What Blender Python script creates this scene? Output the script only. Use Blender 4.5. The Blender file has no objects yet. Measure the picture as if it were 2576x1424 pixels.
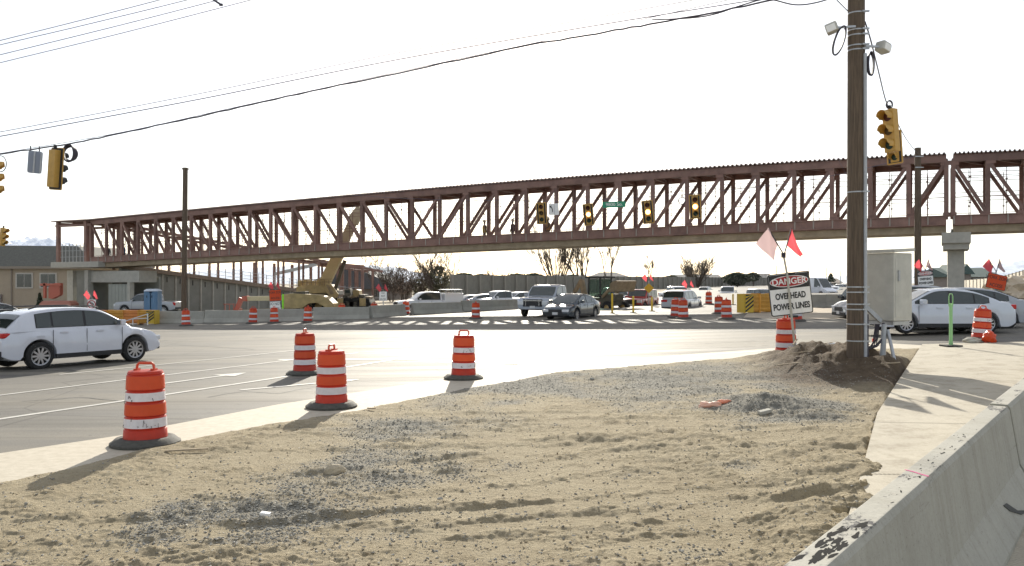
import bpy, bmesh, math, random
import numpy as np
from mathutils import Vector, Matrix
rnd = random.Random(7)
# ------------------------------------------------------------------ camera, sky, sun, exposure
sc = bpy.context.scene
CH = 2.08; F = 2100.0; XC = 1288.0; YC = 712.0
cam = bpy.data.objects.new('camera', bpy.data.cameras.new('camera'))
sc.collection.objects.link(cam); sc.camera = cam
cam.location = (0, 0, CH); cam.rotation_euler = (math.radians(90), 0, 0)
cam.data.sensor_width = 36; cam.data.lens = 36*F/2576; cam.data.clip_start = .1; cam.data.clip_end = 30000
SUN_EL = 22.5; HAZE = 2.5e-5
w = bpy.data.worlds.new('World'); sc.world = w; w.use_nodes = True
nt = w.node_tree; bg = nt.nodes['Background']
sky = nt.nodes.new('ShaderNodeTexSky'); sky.sky_type = 'NISHITA'; sky.sun_disc = False
sky.sun_elevation = math.radians(SUN_EL); sky.sun_rotation = 0
sky.air_density = 1.0; sky.dust_density = 2.0; sky.ozone_density = 1.0; sky.altitude = 1300
cl = nt.nodes.new('ShaderNodeMix'); cl.data_type = 'RGBA'; cl.blend_type = 'ADD'; cl.inputs[0].default_value = 1   # thin even high cloud over the clear sky
nt.links.new(sky.outputs[0], cl.inputs[6]); cl.inputs[7].default_value = (5.0, 4.85, 4.6, 1); nt.links.new(cl.outputs[2], bg.inputs[0]); bg.inputs[1].default_value = .05
sd = bpy.data.lights.new('sun', 'SUN'); sd.energy = 4.0; sd.angle = math.radians(.5); sd.color = (1, .93, .80)
so = bpy.data.objects.new('sun', sd); sc.collection.objects.link(so)
so.rotation_euler = Vector((0, -math.cos(math.radians(SUN_EL)), -math.sin(math.radians(SUN_EL)))).to_track_quat('-Z', 'Y').to_euler()
vs = sc.view_settings; vs.view_transform = 'Standard'; vs.look = 'None'; vs.gamma = 1; vs.use_curve_mapping = False
vs.exposure = 1.0
COL = sc.collection
# ------------------------------------------------------------------ ground shape
def g(X, Y):
    k = 1.0 if X > 0 else min(max((Y-8)/30, 0), 1)
    return 1.2*math.tanh(X/40)*k
def gnp(X, Y):
    k = np.where(X > 0, 1.0, np.clip((Y-8)/30, 0, 1)); return 1.2*np.tanh(X/40)*k
def P(x, y, Z): return Vector(((x-XC)/F*Z, Z, CH-(y-YC)/F*Z))
def gp(x, y):
    Z = 30.0
    for i in range(60):
        h = CH-g((x-XC)/F*Z, Z); Z = .5*Z+.5*min(max(F*h/max(y-YC, 1), .5), 3000)
    return Vector(((x-XC)/F*Z, Z, g((x-XC)/F*Z, Z)))
def gx(x, Z): X = (x-XC)/F*Z; return Vector((X, Z, g(X, Z)))
# ------------------------------------------------------------------ materials
MATS = {}
def mat(name, col, rough=.7, metal=0, noise=None, bump=0, scale=8, spec=.5, translucent=0, emit=None, col2=None, stretch=None, coord='Object', coat=0, detail=6):
    if name in MATS: return MATS[name]
    m = bpy.data.materials.new(name); m.use_nodes = True; t = m.node_tree; N = t.nodes; L = t.links
    b = N['Principled BSDF']; b.inputs['Base Color'].default_value = (*col, 1); b.inputs['Roughness'].default_value = rough
    b.inputs['Metallic'].default_value = metal; b.inputs['Specular IOR Level'].default_value = spec; b.inputs['Coat Weight'].default_value = coat
    if noise or bump or col2:
        tc = N.new('ShaderNodeTexCoord'); mp = N.new('ShaderNodeMapping'); L.new(tc.outputs[coord], mp.inputs[0])
        if stretch: mp.inputs['Scale'].default_value = stretch
        nz = N.new('ShaderNodeTexNoise'); nz.inputs['Scale'].default_value = scale; nz.inputs['Detail'].default_value = detail; nz.inputs['Roughness'].default_value = .65
        L.new(mp.outputs[0], nz.inputs[0])
        if noise or col2:
            r = N.new('ShaderNodeValToRGB'); r.color_ramp.elements[0].position = .32; r.color_ramp.elements[1].position = .68
            a = noise or .3
            c2 = col2 or tuple(c*(1+a) for c in col); c1 = col if col2 else tuple(c*(1-a) for c in col)
            r.color_ramp.elements[0].color = (*c1, 1); r.color_ramp.elements[1].color = (*c2, 1)
            L.new(nz.outputs[0], r.inputs[0]); L.new(r.outputs[0], b.inputs['Base Color'])
        if bump:
            bp = N.new('ShaderNodeBump'); bp.inputs['Strength'].default_value = bump; bp.inputs['Distance'].default_value = .02
            L.new(nz.outputs[0], bp.inputs['Height']); L.new(bp.outputs[0], b.inputs['Normal'])
    if translucent:
        tr = N.new('ShaderNodeBsdfTranslucent'); tr.inputs[0].default_value = (*col, 1); mx = N.new('ShaderNodeMixShader'); mx.inputs[0].default_value = translucent
        L.new(b.outputs[0], mx.inputs[1]); L.new(tr.outputs[0], mx.inputs[2]); L.new(mx.outputs[0], N['Material Output'].inputs[0])
    if emit:
        b.inputs['Emission Color'].default_value = (*emit[:3], 1); b.inputs['Emission Strength'].default_value = emit[3]
    MATS[name] = m; return m
M_steel = mat('weathered red primer steel', (.215, .122, .098), .6, 0, .3, .1, .9)
M_roofm = mat('galvanised roof decking', (.28, .2, .18), .6, .2, .15, 0, 2)
M_form = mat('deck edge form', (.33, .265, .18), .85, 0, .25, .2, 1.5)
M_clip = mat('pale stiffener', (.34, .29, .25), .7)
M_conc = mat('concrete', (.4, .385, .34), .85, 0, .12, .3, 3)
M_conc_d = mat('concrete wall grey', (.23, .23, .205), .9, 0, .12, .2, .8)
M_conc_l = mat('pale concrete', (.45, .43, .37), .9, 0, .12, .3, 2)
M_blk = mat('black rubber', (.03, .03, .028), .75, 0, .3, .3, 20)
M_dark = mat('dark void', (.02, .02, .02), .8)
M_orange = mat('orange plastic', (.62, .055, .022), .45, 0, .08, .1, 10, translucent=.35)
M_orange2 = mat('orange sheeting', (.82, .10, .02), .4, 0, .05, 0, 10, translucent=.25)
M_wband = mat('white reflective band', (.82, .82, .84), .4, 0, .08, .1, 14, translucent=.2)
for m_ in (M_orange, M_orange2, M_wband, M_steel):
    t_ = m_.node_tree; oi = t_.nodes.new('ShaderNodeObjectInfo'); hs = t_.nodes.new('ShaderNodeHueSaturation'); mr = t_.nodes.new('ShaderNodeMapRange'); mr.inputs[3].default_value = .82; mr.inputs[4].default_value = 1.14 if m_ is not M_wband else 1.0
    t_.links.new(oi.outputs['Random'], mr.inputs[0]); t_.links.new(mr.outputs[0], hs.inputs['Value']); bs = t_.nodes['Principled BSDF']; src_ = bs.inputs['Base Color'].links[0].from_socket; t_.links.new(src_, hs.inputs['Color']); t_.links.new(hs.outputs[0], bs.inputs['Base Color'])
M_scuff = mat('scuff', (.1, .08, .07), .8)
M_wood = mat('creosoted pole wood', (.115, .083, .056), .85, 0, .35, .8, 5, stretch=(6, 6, .35))
M_galv = mat('galvanised metal', (.42, .43, .44), .45, .6, .1, 0, 10)
M_grey = mat('grey conduit', (.4, .42, .44), .5, 0, .1)
M_cab = mat('cabinet paint', (.47, .46, .41), .6, 0, .1, .1, 4)
M_black = mat('black cable', (.045, .04, .055), .6)
M_yel = mat('signal yellow', (.50, .29, .06), .5, 0, .1, 0, 8)
M_sigblk = mat('signal black', (.02, .02, .02), .6)
M_white = mat('white sheet', (.86, .85, .82), .5, 0, .05, 0, 10)
M_ink = mat('black ink', (.02, .02, .02), .5)
M_red = mat('sign red', (.42, .03, .035), .5)
M_sgreen = mat('street sign green', (.01, .27, .14), .4)
M_sorange = mat('sign orange', (.9, .1, .02), .5, translucent=.3)
M_flag = mat('flag fabric pink red', (.72, .11, .13), .7, translucent=.5)
M_flagw = mat('flag fabric pale', (.55, .40, .40), .7, translucent=.4)
M_glass = mat('dark car glass', (.035, .045, .042), .06, 0, spec=.8)
M_tyre = mat('tyre', (.018, .018, .018), .85)
M_rim = mat('alloy rim', (.5, .5, .52), .3, .8)
M_trim = mat('black plastic trim', (.02, .02, .022), .6)
M_head = mat('headlamp', (.7, .72, .75), .15, .2)
M_tail = mat('tail lamp', (.5, .015, .015), .25)
M_plate = mat('blank plate', (.6, .6, .6), .5)
M_chrome = mat('chrome', (.6, .6, .62), .15, .9)
M_cryel = mat('machine yellow', (.50, .34, .13), .5, 0, .2, 0, 2)
M_cream = mat('boom cream', (.62, .53, .32), .5, 0, .1)
M_mred = mat('machine red orange', (.50, .13, .08), .5)
M_bark = mat('bare bark', (.10, .078, .06), .9, 0, .3)
M_pipe = mat('pvc white', (.7, .7, .68), .5)
M_rust = mat('attenuator yellow', (.62, .29, .04), .6, 0, .2, 0, 2)
def paint(name, col, rough=.25): return mat('paint '+name, col, rough, 0, coat=.8, noise=.03, scale=3)
# ------------------------------------------------------------------ mesh helpers
class MB:
    def __init__(s): s.v = []; s.f = []; s.m = []
    def add(s, vs, fs, mi=0):
        o = len(s.v); s.v += [tuple(v) for v in vs]; s.f += [tuple(i+o for i in f) for f in fs]; s.m += [mi]*len(fs); return s
    def box(s, c, d, R=None, mi=0, taper=1.0):
        vs = []
        for z in (-.5, .5):
            k = taper if z > 0 else 1
            for x, y in ((-.5, -.5), (.5, -.5), (.5, .5), (-.5, .5)):
                p = Vector((x*d[0]*k, y*d[1]*k, z*d[2]))
                if R is not None: p = R @ p
                vs.append(p+Vector(c))
        return s.add(vs, [(3, 2, 1, 0), (4, 5, 6, 7), (0, 1, 5, 4), (1, 2, 6, 5), (2, 3, 7, 6), (3, 0, 4, 7)], mi)
    def beam(s, a, b, w_, h, mi=0, up=(0, 0, 1)):
        a = Vector(a); b = Vector(b); d = (b-a); L = d.length; d.normalize(); up = Vector(up)
        sx = d.cross(up)
        if sx.length < 1e-4: sx = Vector((1, 0, 0))
        sx.normalize(); u = sx.cross(d)
        vs = []
        for p in (a, b):
            for i, j in ((-.5, -.5), (.5, -.5), (.5, .5), (-.5, .5)): vs.append(p+sx*(w_*i)+u*(h*j))
        return s.add(vs, [(3, 2, 1, 0), (4, 5, 6, 7), (0, 1, 5, 4), (1, 2, 6, 5), (2, 3, 7, 6), (3, 0, 4, 7)], mi)
    def cyl(s, a, b, r0, r1=None, n=12, mi=0, caps=True):
        if r1 is None: r1 = r0
        return s.tube([a, b], [r0, r1], n, mi, caps)
    def tube(s, pts, r, n=8, mi=0, caps=True, closed=False):
        pts = [Vector(p) for p in pts]; k = len(pts)
        if not hasattr(r, '__len__'): r = [r]*k
        vs = []; ref = None
        for i, p in enumerate(pts):
            d = (pts[min(i+1, k-1)]-pts[max(i-1, 0)]) if not closed else (pts[(i+1) % k]-pts[i-1])
            if d.length < 1e-9: d = Vector((0, 0, 1))
            d.normalize()
            if ref is None: ref = Vector((0, 0, 1)) if abs(d.z) < .9 else Vector((1, 0, 0))
            a = d.cross(ref); 
            if a.length < 1e-6: a = d.cross(Vector((0, 1, 0)))
            a.normalize(); b = d.cross(a); ref = -b if False else (a.cross(d))
            for j in range(n):
                t = 2*math.pi*j/n; vs.append(p+a*(r[i]*math.cos(t))+b*(r[i]*math.sin(t)))
        fs = []
        for i in range(k if closed else k-1):
            i2 = (i+1) % k
            for j in range(n): fs.append((i*n+j, i*n+(j+1) % n, i2*n+(j+1) % n, i2*n+j))
        if caps and not closed: fs.append(tuple(range(n))[::-1]); fs.append(tuple((k-1)*n+j for j in range(n)))
        return s.add(vs, fs, mi)
    def lathe(s, prof, n=24, c=(0, 0, 0), axis='z', mi=0, squash=1):
        vs = []; fs = []
        for r, z in prof:
            for j in range(n):
                t = 2*math.pi*j/n; x, y = r*math.cos(t), r*math.sin(t)*squash
                p = (x, y, z) if axis == 'z' else ((x, z, y) if axis == 'y' else (z, x, y))
                vs.append((p[0]+c[0], p[1]+c[1], p[2]+c[2]))
        for i in range(len(prof)-1):
            for j in range(n): fs.append((i*n+j, i*n+(j+1) % n, (i+1)*n+(j+1) % n, (i+1)*n+j))
        return s.add(vs, fs, mi)
    def prism(s, poly, d, mi=0):      # polygon of 3-D points extruded by vector d
        n = len(poly); d = Vector(d); vs = [Vector(p) for p in poly]+[Vector(p)+d for p in poly]
        fs = [tuple(range(n))[::-1], tuple(range(n, 2*n))]+[(i, (i+1) % n, n+(i+1) % n, n+i) for i in range(n)]
        return s.add(vs, fs, mi)
    def build(s, name, mats, parent=None, smooth=None, world=False, bevel=0):
        if not isinstance(mats, (list, tuple)): mats = [mats]
        me = bpy.data.meshes.new(name); vs = s.v
        if world and parent is not None:
            ofs = tot(parent); vs = [(a-ofs[0], b-ofs[1], c-ofs[2]) for a, b, c in vs]
        me.from_pydata(vs, [], s.f); me.polygons.foreach_set('material_index', s.m)
        bm = bmesh.new(); bm.from_mesh(me); bmesh.ops.recalc_face_normals(bm, faces=bm.faces)
        if bevel: bmesh.ops.bevel(bm, geom=[e for e in bm.edges if len(e.link_faces) == 2 and e.calc_face_angle(0) > .6], offset=bevel, segments=2, affect='EDGES', profile=.6, clamp_overlap=True)
        bm.to_mesh(me); bm.free()
        for m in mats: me.materials.append(m)
        if smooth is not None:
            me.polygons.foreach_set('use_smooth', [True]*len(me.polygons)); me.set_sharp_from_angle(angle=math.radians(smooth))
        o = bpy.data.objects.new(name, me); COL.objects.link(o)
        if parent is not None: o.parent = parent
        return o
def tot(o):
    v = Vector((0, 0, 0))
    while o is not None: v += o.location; o = o.parent
    return v
def thing(name, label, cat, loc=(0, 0, 0), rz=0, group=None):
    o = bpy.data.objects.new(name, None); COL.objects.link(o); o.location = loc; o.rotation_euler = (0, 0, rz); o.empty_display_size = .3
    return tag(o, label, cat, group)
def tag(o, label=None, cat=None, group=None, kind=None):
    if label: o['label'] = label
    if cat: o['category'] = cat
    if group: o['group'] = group
    if kind: o['kind'] = kind
    return o
def copy_tree(o, parent=None):
    c = o.copy(); COL.objects.link(c); c.parent = parent
    for ch in list(o.children): copy_tree(ch, c)
    return c
def text(name, s, size, m, parent, loc, rot, ext=.003, sx=1, bold=0):
    cu = bpy.data.curves.new(name, 'FONT'); cu.body = s; cu.size = size; cu.align_x = 'CENTER'; cu.align_y = 'CENTER'; cu.extrude = ext; cu.offset = bold
    t = bpy.data.objects.new('tmp', cu); COL.objects.link(t); dg = bpy.context.evaluated_depsgraph_get(); dg.update()
    me = bpy.data.meshes.new_from_object(t.evaluated_get(dg)); bpy.data.objects.remove(t)
    me.materials.clear(); me.materials.append(m)
    o = bpy.data.objects.new(name, me); COL.objects.link(o); o.parent = parent; o.location = loc; o.rotation_euler = rot; o.scale = (sx, 1, 1); return o
def rotv(ax, a): return Matrix.Rotation(a, 3, ax)
# numpy value noise
_R = np.random.RandomState(3); _T = _R.rand(256, 256)
def vn(x, y):
    xi = np.floor(x).astype(int); yi = np.floor(y).astype(int); fx = x-xi; fy = y-yi; fx = fx*fx*(3-2*fx); fy = fy*fy*(3-2*fy)
    a = _T[xi & 255, yi & 255]; b = _T[(xi+1) & 255, yi & 255]; c = _T[xi & 255, (yi+1) & 255]; d = _T[(xi+1) & 255, (yi+1) & 255]
    return (a*(1-fx)+b*fx)*(1-fy)+(c*(1-fx)+d*fx)*fy-.5
def fbm(x, y, o=4, gain=.5):
    s = 0; a = 1
    for i in range(o): s = s+a*vn(x*2**i+17*i, y*2**i+31*i); a *= gain
    return s
def np_mesh(name, V, Fq, m, smooth=True):
    me = bpy.data.meshes.new(name); n = len(V); k = len(Fq); me.vertices.add(n); me.vertices.foreach_set('co', V.astype(np.float32).ravel())
    q = Fq.shape[1]; me.loops.add(k*q); me.loops.foreach_set('vertex_index', Fq.astype(np.int32).ravel()); me.polygons.add(k)
    me.polygons.foreach_set('loop_start', np.arange(0, k*q, q, dtype=np.int32)); me.polygons.foreach_set('loop_total', np.full(k, q, dtype=np.int32))
    me.polygons.foreach_set('use_smooth', np.full(k, smooth)); me.update(calc_edges=True); me.validate()
    if m: me.materials.append(m)
    o = bpy.data.objects.new(name, me); COL.objects.link(o); return o
def grid_faces(r, c):
    i = np.arange((r-1)*(c-1)); a = (i//(c-1))*c+i % (c-1); return np.stack([a, a+1, a+c+1, a+c], 1)
# ------------------------------------------------------------------ setting materials
def node_mat(name):
    m = bpy.data.materials.new(name); m.use_nodes = True; return m, m.node_tree.nodes, m.node_tree.links, m.node_tree.nodes['Principled BSDF']
def nnoise(N, L, src, scale, detail=5, rough=.6, stretch=None):
    n = N.new('ShaderNodeTexNoise'); n.inputs['Scale'].default_value = scale; n.inputs['Detail'].default_value = detail; n.inputs['Roughness'].default_value = rough
    if stretch:
        mp = N.new('ShaderNodeMapping'); mp.inputs['Scale'].default_value = stretch[:3]
        if len(stretch) > 3: mp.inputs['Rotation'].default_value = (0, 0, stretch[3])
        L.new(src, mp.inputs[0]); src = mp.outputs[0]
    L.new(src, n.inputs[0]); return n.outputs[0]
def ramp(N, L, src, stops):
    r = N.new('ShaderNodeValToRGB'); e = r.color_ramp.elements
    while len(e) < len(stops): e.new(.5)
    for i, (p, c) in enumerate(stops): e[i].position = p; e[i].color = (*c, 1) if len(c) == 3 else c
    L.new(src, r.inputs[0]); return r.outputs[0]
def mixc(N, L, fac, a, b, mode='MIX'):
    x = N.new('ShaderNodeMix'); x.data_type = 'RGBA'; x.blend_type = mode
    for i, v in ((0, fac), (6, a), (7, b)):
        if isinstance(v, (int, float)): x.inputs[i].default_value = v
        elif isinstance(v, tuple): x.inputs[i].default_value = (*v, 1)
        else: L.new(v, x.inputs[i])
    return x.outputs[2]
def attr(N, name):
    a = N.new('ShaderNodeAttribute'); a.attribute_name = name; return a.outputs['Fac']
# ---- road material : worn asphalt polished along the lanes
M_road, N, L, b = node_mat('worn road surface'); tc = N.new('ShaderNodeTexCoord').outputs['Object']
LANE = math.radians(64)
streak = nnoise(N, L, tc, 1.0, 4, .55, (.06, .9, 1, -LANE)); streak = nnoise(N, L, tc, .5, 5, .6, (1, 1, 1)) if False else streak
big = nnoise(N, L, tc, .18, 5); fine = nnoise(N, L, tc, 60, 3, .7)
c1 = ramp(N, L, big, [(.3, (.085, .08, .068)), (.7, (.14, .13, .108))])
c2 = mixc(N, L, .55, c1, ramp(N, L, streak, [(.3, (.07, .066, .058)), (.72, (.19, .176, .145))]))
c3 = mixc(N, L, .25, c2, ramp(N, L, fine, [(.3, (.05, .05, .05)), (.7, (.4, .38, .34))]))
vor = N.new('ShaderNodeTexVoronoi'); vor.feature = 'DISTANCE_TO_EDGE'; vor.inputs['Scale'].default_value = .22
wob = mixc(N, L, .12, tc, N.new('ShaderNodeTexNoise').outputs['Color']); L.new(wob, vor.inputs['Vector'])
crk = ramp(N, L, vor.outputs['Distance'], [(.0, (.45, .45, .45)), (.006, (1, 1, 1))])
c4 = mixc(N, L, .7, c3, crk, 'MULTIPLY')
dst = nnoise(N, L, tc, .35, 6, .7, (.25, 1, 1, -LANE)); c4 = mixc(N, L, ramp(N, L, dst, [(.45, (0, 0, 0)), (.7, (.45, .45, .45))]), c4, (.30, .265, .20))
trk = nnoise(N, L, tc, 1.0, 3, .5, (.035, 1.4, 1, -LANE+.06)); c4 = mixc(N, L, .55, c4, ramp(N, L, trk, [(.36, (.45, .45, .45)), (.48, (1, 1, 1))]), 'MULTIPLY')
stn = nnoise(N, L, tc, 2.3, 4, .6); c4 = mixc(N, L, .5, c4, ramp(N, L, stn, [(.3, (.4, .4, .4)), (.36, (1, 1, 1))]), 'MULTIPLY'); L.new(c4, b.inputs['Base Color'])
L.new(ramp(N, L, streak, [(.3, (.62, .62, .62)), (.7, (.82, .82, .82))]), b.inputs['Roughness']); b.inputs['Specular IOR Level'].default_value = .2
bp = N.new('ShaderNodeBump'); bp.inputs['Strength'].default_value = .5; bp.inputs['Distance'].default_value = .006; L.new(fine, bp.inputs['Height']); L.new(bp.outputs[0], b.inputs['Normal'])
# ---- dirt
M_dirt, N, L, b = node_mat('dry graded dirt'); tc = N.new('ShaderNodeTexCoord').outputs['Object']
n1 = nnoise(N, L, tc, .9, 6, .6); n2 = nnoise(N, L, tc, 26, 5, .75); n3 = nnoise(N, L, tc, 5, 6, .65); n4 = nnoise(N, L, tc, 90, 2, .6)
tan_ = mixc(N, L, .5, ramp(N, L, n1, [(.3, (.32, .262, .165)), (.7, (.45, .385, .26))]), ramp(N, L, n3, [(.25, (.25, .20, .125)), (.75, (.47, .405, .28))]))
grey = ramp(N, L, n2, [(.3, (.13, .125, .105)), (.5, (.235, .228, .20)), (.72, (.39, .38, .335))])
gm = N.new('ShaderNodeMath'); gm.operation = 'MULTIPLY_ADD'; L.new(n2, gm.inputs[0]); gm.inputs[1].default_value = .9; L.new(attr(N, 'gravel'), gm.inputs[2])
gr = ramp(N, L, gm.outputs[0], [(.62, (0, 0, 0)), (.95, (.9, .9, .9))])
c = mixc(N, L, gr, tan_, grey)
c = mixc(N, L, attr(N, 'soil'), c, ramp(N, L, n3, [(.3, (.06, .04, .025)), (.7, (.14, .1, .065))]))
c = mixc(N, L, .55, c, ramp(N, L, n2, [(.28, (.35, .33, .3)), (.45, (1, 1, 1)), (.75, (1.0, 1.0, 1.0))]), 'MULTIPLY')
c = mixc(N, L, .4, c, ramp(N, L, n4, [(.3, (.5, .48, .45)), (.6, (1, 1, 1))]), 'MULTIPLY')
L.new(c, b.inputs['Base Color']); b.inputs['Roughness'].default_value = .95; b.inputs['Specular IOR Level'].default_value = .2
bp = N.new('ShaderNodeBump'); bp.inputs['Strength'].default_value = 1.0; bp.inputs['Distance'].default_value = .035; L.new(n2, bp.inputs['Height'])
bp2 = N.new('ShaderNodeBump'); bp2.inputs['Strength'].default_value = .5; bp2.inputs['Distance'].default_value = .05; L.new(n3, bp2.inputs['Height']); L.new(bp.outputs[0], bp2.inputs['Normal']); L.new(bp2.outputs[0], b.inputs['Normal'])
M_far = mat('distant soil and dry grass', (.30, .25, .17), .95, 0, .2, 0, .05)
M_gut = mat('dusty gutter concrete', (.40, .355, .27), .8, 0, .14, .25, 9, col2=(.50, .45, .36))
# ---- sidewalk
M_walk, N, L, b = node_mat('sandy ribbed sidewalk'); tc = N.new('ShaderNodeTexCoord').outputs['Object']
n1 = nnoise(N, L, tc, 1.2, 6); n2 = nnoise(N, L, tc, 40, 4, .7)
c = mixc(N, L, .5, ramp(N, L, n1, [(.3, (.36, .32, .25)), (.7, (.50, .455, .36))]), ramp(N, L, n2, [(.3, (.34, .3, .24)), (.7, (.5, .46, .37))])); st_ = nnoise(N, L, tc, 2.2, 7, .75); c = mixc(N, L, .6, c, ramp(N, L, st_, [(.36, (.55, .51, .44)), (.52, (1, 1, .98))]), 'MULTIPLY'); L.new(c, b.inputs['Base Color']); b.inputs['Roughness'].default_value = .85
wv = N.new('ShaderNodeTexWave'); wv.inputs['Scale'].default_value = 12; wv.inputs['Distortion'].default_value = 1.5; mp = N.new('ShaderNodeMapping'); mp.inputs['Rotation'].default_value = (0, 0, math.radians(62)); L.new(tc, mp.inputs[0]); L.new(mp.outputs[0], wv.inputs[0])
bp = N.new('ShaderNodeBump'); bp.inputs['Strength'].default_value = .35; bp.inputs['Distance'].default_value = .008; L.new(wv.outputs['Fac'], bp.inputs['Height']); L.new(bp.outputs[0], b.inputs['Normal'])
# ------------------------------------------------------------------ ground sheets
def axis(lo, hi, n, p=2.2):
    t = np.linspace(-1, 1, n); s = np.sign(t)*np.abs(t)**p; return np.where(s < 0, -s*lo, s*hi)
ax = axis(-7000, 7000, 161, 2.6); ay = np.concatenate([np.linspace(-40, 60, 50), 60*np.exp(np.linspace(.02, 4.9, 80))])
XX, YY = np.meshgrid(ax, ay); ZZ = gnp(XX, YY)-.08-np.where(YY > 500, (YY-500)*0.0002, 0)
o = np_mesh('ground', np.stack([XX, YY, ZZ], -1).reshape(-1, 3), grid_faces(*XX.shape), M_far); tag(o, kind='structure')
def gsheet(name, poly, m, dz, step=3.0, kind='structure', thick=0):
    """flat-ish sheet: polygon clipped grid following the ground"""
    bm = bmesh.new(); vs = [bm.verts.new((p[0], p[1], 0)) for p in poly]; bm.faces.new(vs)
    xs = [p[0] for p in poly]; ys = [p[1] for p in poly]
    for a, lo, hi in ((0, min(xs), max(xs)), (1, min(ys), max(ys))):
        k = math.floor(lo/step)+1
        cuts = []
        while k*step < hi: cuts.append(k*step); k += 1
        if a == 0 and lo < 0 < hi: cuts.append(.0001)
        for c_ in cuts:
            bmesh.ops.bisect_plane(bm, geom=bm.verts[:]+bm.edges[:]+bm.faces[:], plane_co=(c_, 0, 0) if a == 0 else (0, c_, 0), plane_no=(1, 0, 0) if a == 0 else (0, 1, 0))
    for v in bm.verts: v.co.z = g(v.co.x, v.co.y)+dz
    if thick:
        r = bmesh.ops.extrude_face_region(bm, geom=bm.faces[:])
        for e in r['geom']:
            if isinstance(e, bmesh.types.BMVert): e.co.z -= thick
    bmesh.ops.recalc_face_normals(bm, faces=bm.faces)
    if not thick:
        for f in bm.faces:
            if f.normal.z < 0: f.normal_flip()
    me = bpy.data.meshes.new(name); bm.to_mesh(me); bm.free(); me.materials.append(m); o = bpy.data.objects.new(name, me); COL.objects.link(o)
    if kind: o['kind'] = kind
    return o
gsheet('road', [(-70, -10), (40, -10), (70, 20), (150, 110), (260, 330), (300, 600), (200, 600), (60, 240), (18, 118), (-10, 85), (-38, 78), (-70, 72)], M_road, 0, 3.0)
# markings
M_mark = mat('worn white road paint', (.62, .60, .54), .55, 0, .2, 0, 3, col2=(.42, .405, .36), spec=.4)
def strip(name, px, w0, label=None, wz=.008):
    pts = [gp(*p) for p in px]; mb = MB()
    Q = []
    for a, b_ in zip(pts[:-1], pts[1:]):
        n = max(1, int((b_-a).length/1.5))
        for i in range(n): Q.append(a.lerp(b_, i/n))
    Q.append(pts[-1]); vs = []
    for i, p in enumerate(Q):
        d = (Q[min(i+1, len(Q)-1)]-Q[max(i-1, 0)]); d.z = 0; d.normalize(); nn = Vector((-d.y, d.x, 0))*w0/2
        for sgn in (1, -1): q = p+nn*sgn; vs.append((q.x, q.y, g(q.x, q.y)+wz))
    mb.add(vs, [(2*i, 2*i+1, 2*i+3, 2*i+2) for i in range(len(Q)-1)]); o = mb.build(name, M_mark); o['kind'] = 'structure'; return o
strip('lane_line', [(-250, 1092), (0, 1055), (724, 947), (990, 905)], .13)
strip('lane_line', [(-200, 1024), (0, 995), (315, 956), (724, 907), (900, 888)], .12)
strip('lane_line', [(150, 943), (500, 908), (760, 880)], .12)
strip('edge_line', [(1200, 943), (1500, 912), (1937, 882)], .16)
strip('stop_line', [(700, 906), (1000, 903), (1380, 917)], .3)

def arrow_mark(a, b_, name='turn_arrow'):
    A = gp(*a); B = gp(*b_); d = (B-A); d.z = 0; L_ = d.length; d.normalize(); n = Vector((-d.y, d.x, 0)); mb = MB()
    def q(t, s_): p = A+d*t+n*s_; return (p.x, p.y, g(p.x, p.y)+.009)
    mb.add([q(0, -.07), q(L_*.72, -.07), q(L_*.72, .07), q(0, .07)], [(0, 1, 2, 3)])
    mb.add([q(L_*.7, -.35), q(L_, 0), q(L_*.7, .35)], [(0, 1, 2)]); o = mb.build(name, M_mark); o['kind'] = 'structure'
arrow_mark((409, 966), (620, 938)); arrow_mark((605, 982), (905, 955))
M_seal = mat('crack sealant', (.035, .034, .032), .6)
def seal(px, w_, name='crack_seal'):
    n_ = []
    for a, b_ in zip(px[:-1], px[1:]):
        for k in range(6): t = k/6; n_.append((a[0]+(b_[0]-a[0])*t+rnd.uniform(-5, 5), a[1]+(b_[1]-a[1])*t+rnd.uniform(-.7, .7)))
    n_.append(px[-1]); o = strip(name, n_, w_, wz=.006); o.data.materials[0] = M_seal
for px, w_ in (([(430, 868), (560, 874), (640, 880)], .05), ([(380, 905), (520, 902), (660, 893)], .04), ([(520, 1000), (610, 985), (700, 990), (790, 975)], .03), ([(60, 1010), (200, 1000), (330, 1012)], .03), ([(900, 880), (1050, 872), (1200, 878), (1330, 870)], .05), ([(1500, 862), (1700, 868), (1900, 858)], .05), ([(640, 850), (900, 852), (1150, 846)], .07), ([(1350, 890), (1600, 880), (1900, 872)], .04)): seal(px, w_)
# dirt edge (world) : Y of road edge as function of X
EP = [(0, 1205), (200, 1165), (500, 1095), (700, 1057), (920, 1022), (1200, 968), (1400, 934), (1700, 908), (1950, 892), (2180, 874), (2320, 874)]
EW = [gp(*p) for p in EP]; exs = np.array([-14, -8.5]+[p.x for p in EW]+[18]); eys = np.array([-4, 3.5]+[p.y for p in EW]+[EW[-1].y])
# gutter strip between asphalt and dirt
GP_ = [(-200, 1172), (0, 1141), (315, 1094), (426, 1070), (699, 1018), (999, 971), (1220, 938), (1500, 908), (1937, 877), (2200, 862)]
gw = [gp(*p) for p in GP_]; poly = [(p.x, p.y) for p in gw]+[(12.5, 21.5), (9, 20.3), (5, 19.5), (1.5, 17.5), (-1.5, 14.5), (-3.5, 11), (-6, 6.5), (-9, 2)]
gsheet('gutter', poly, M_gut, .004, 1.2)
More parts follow.
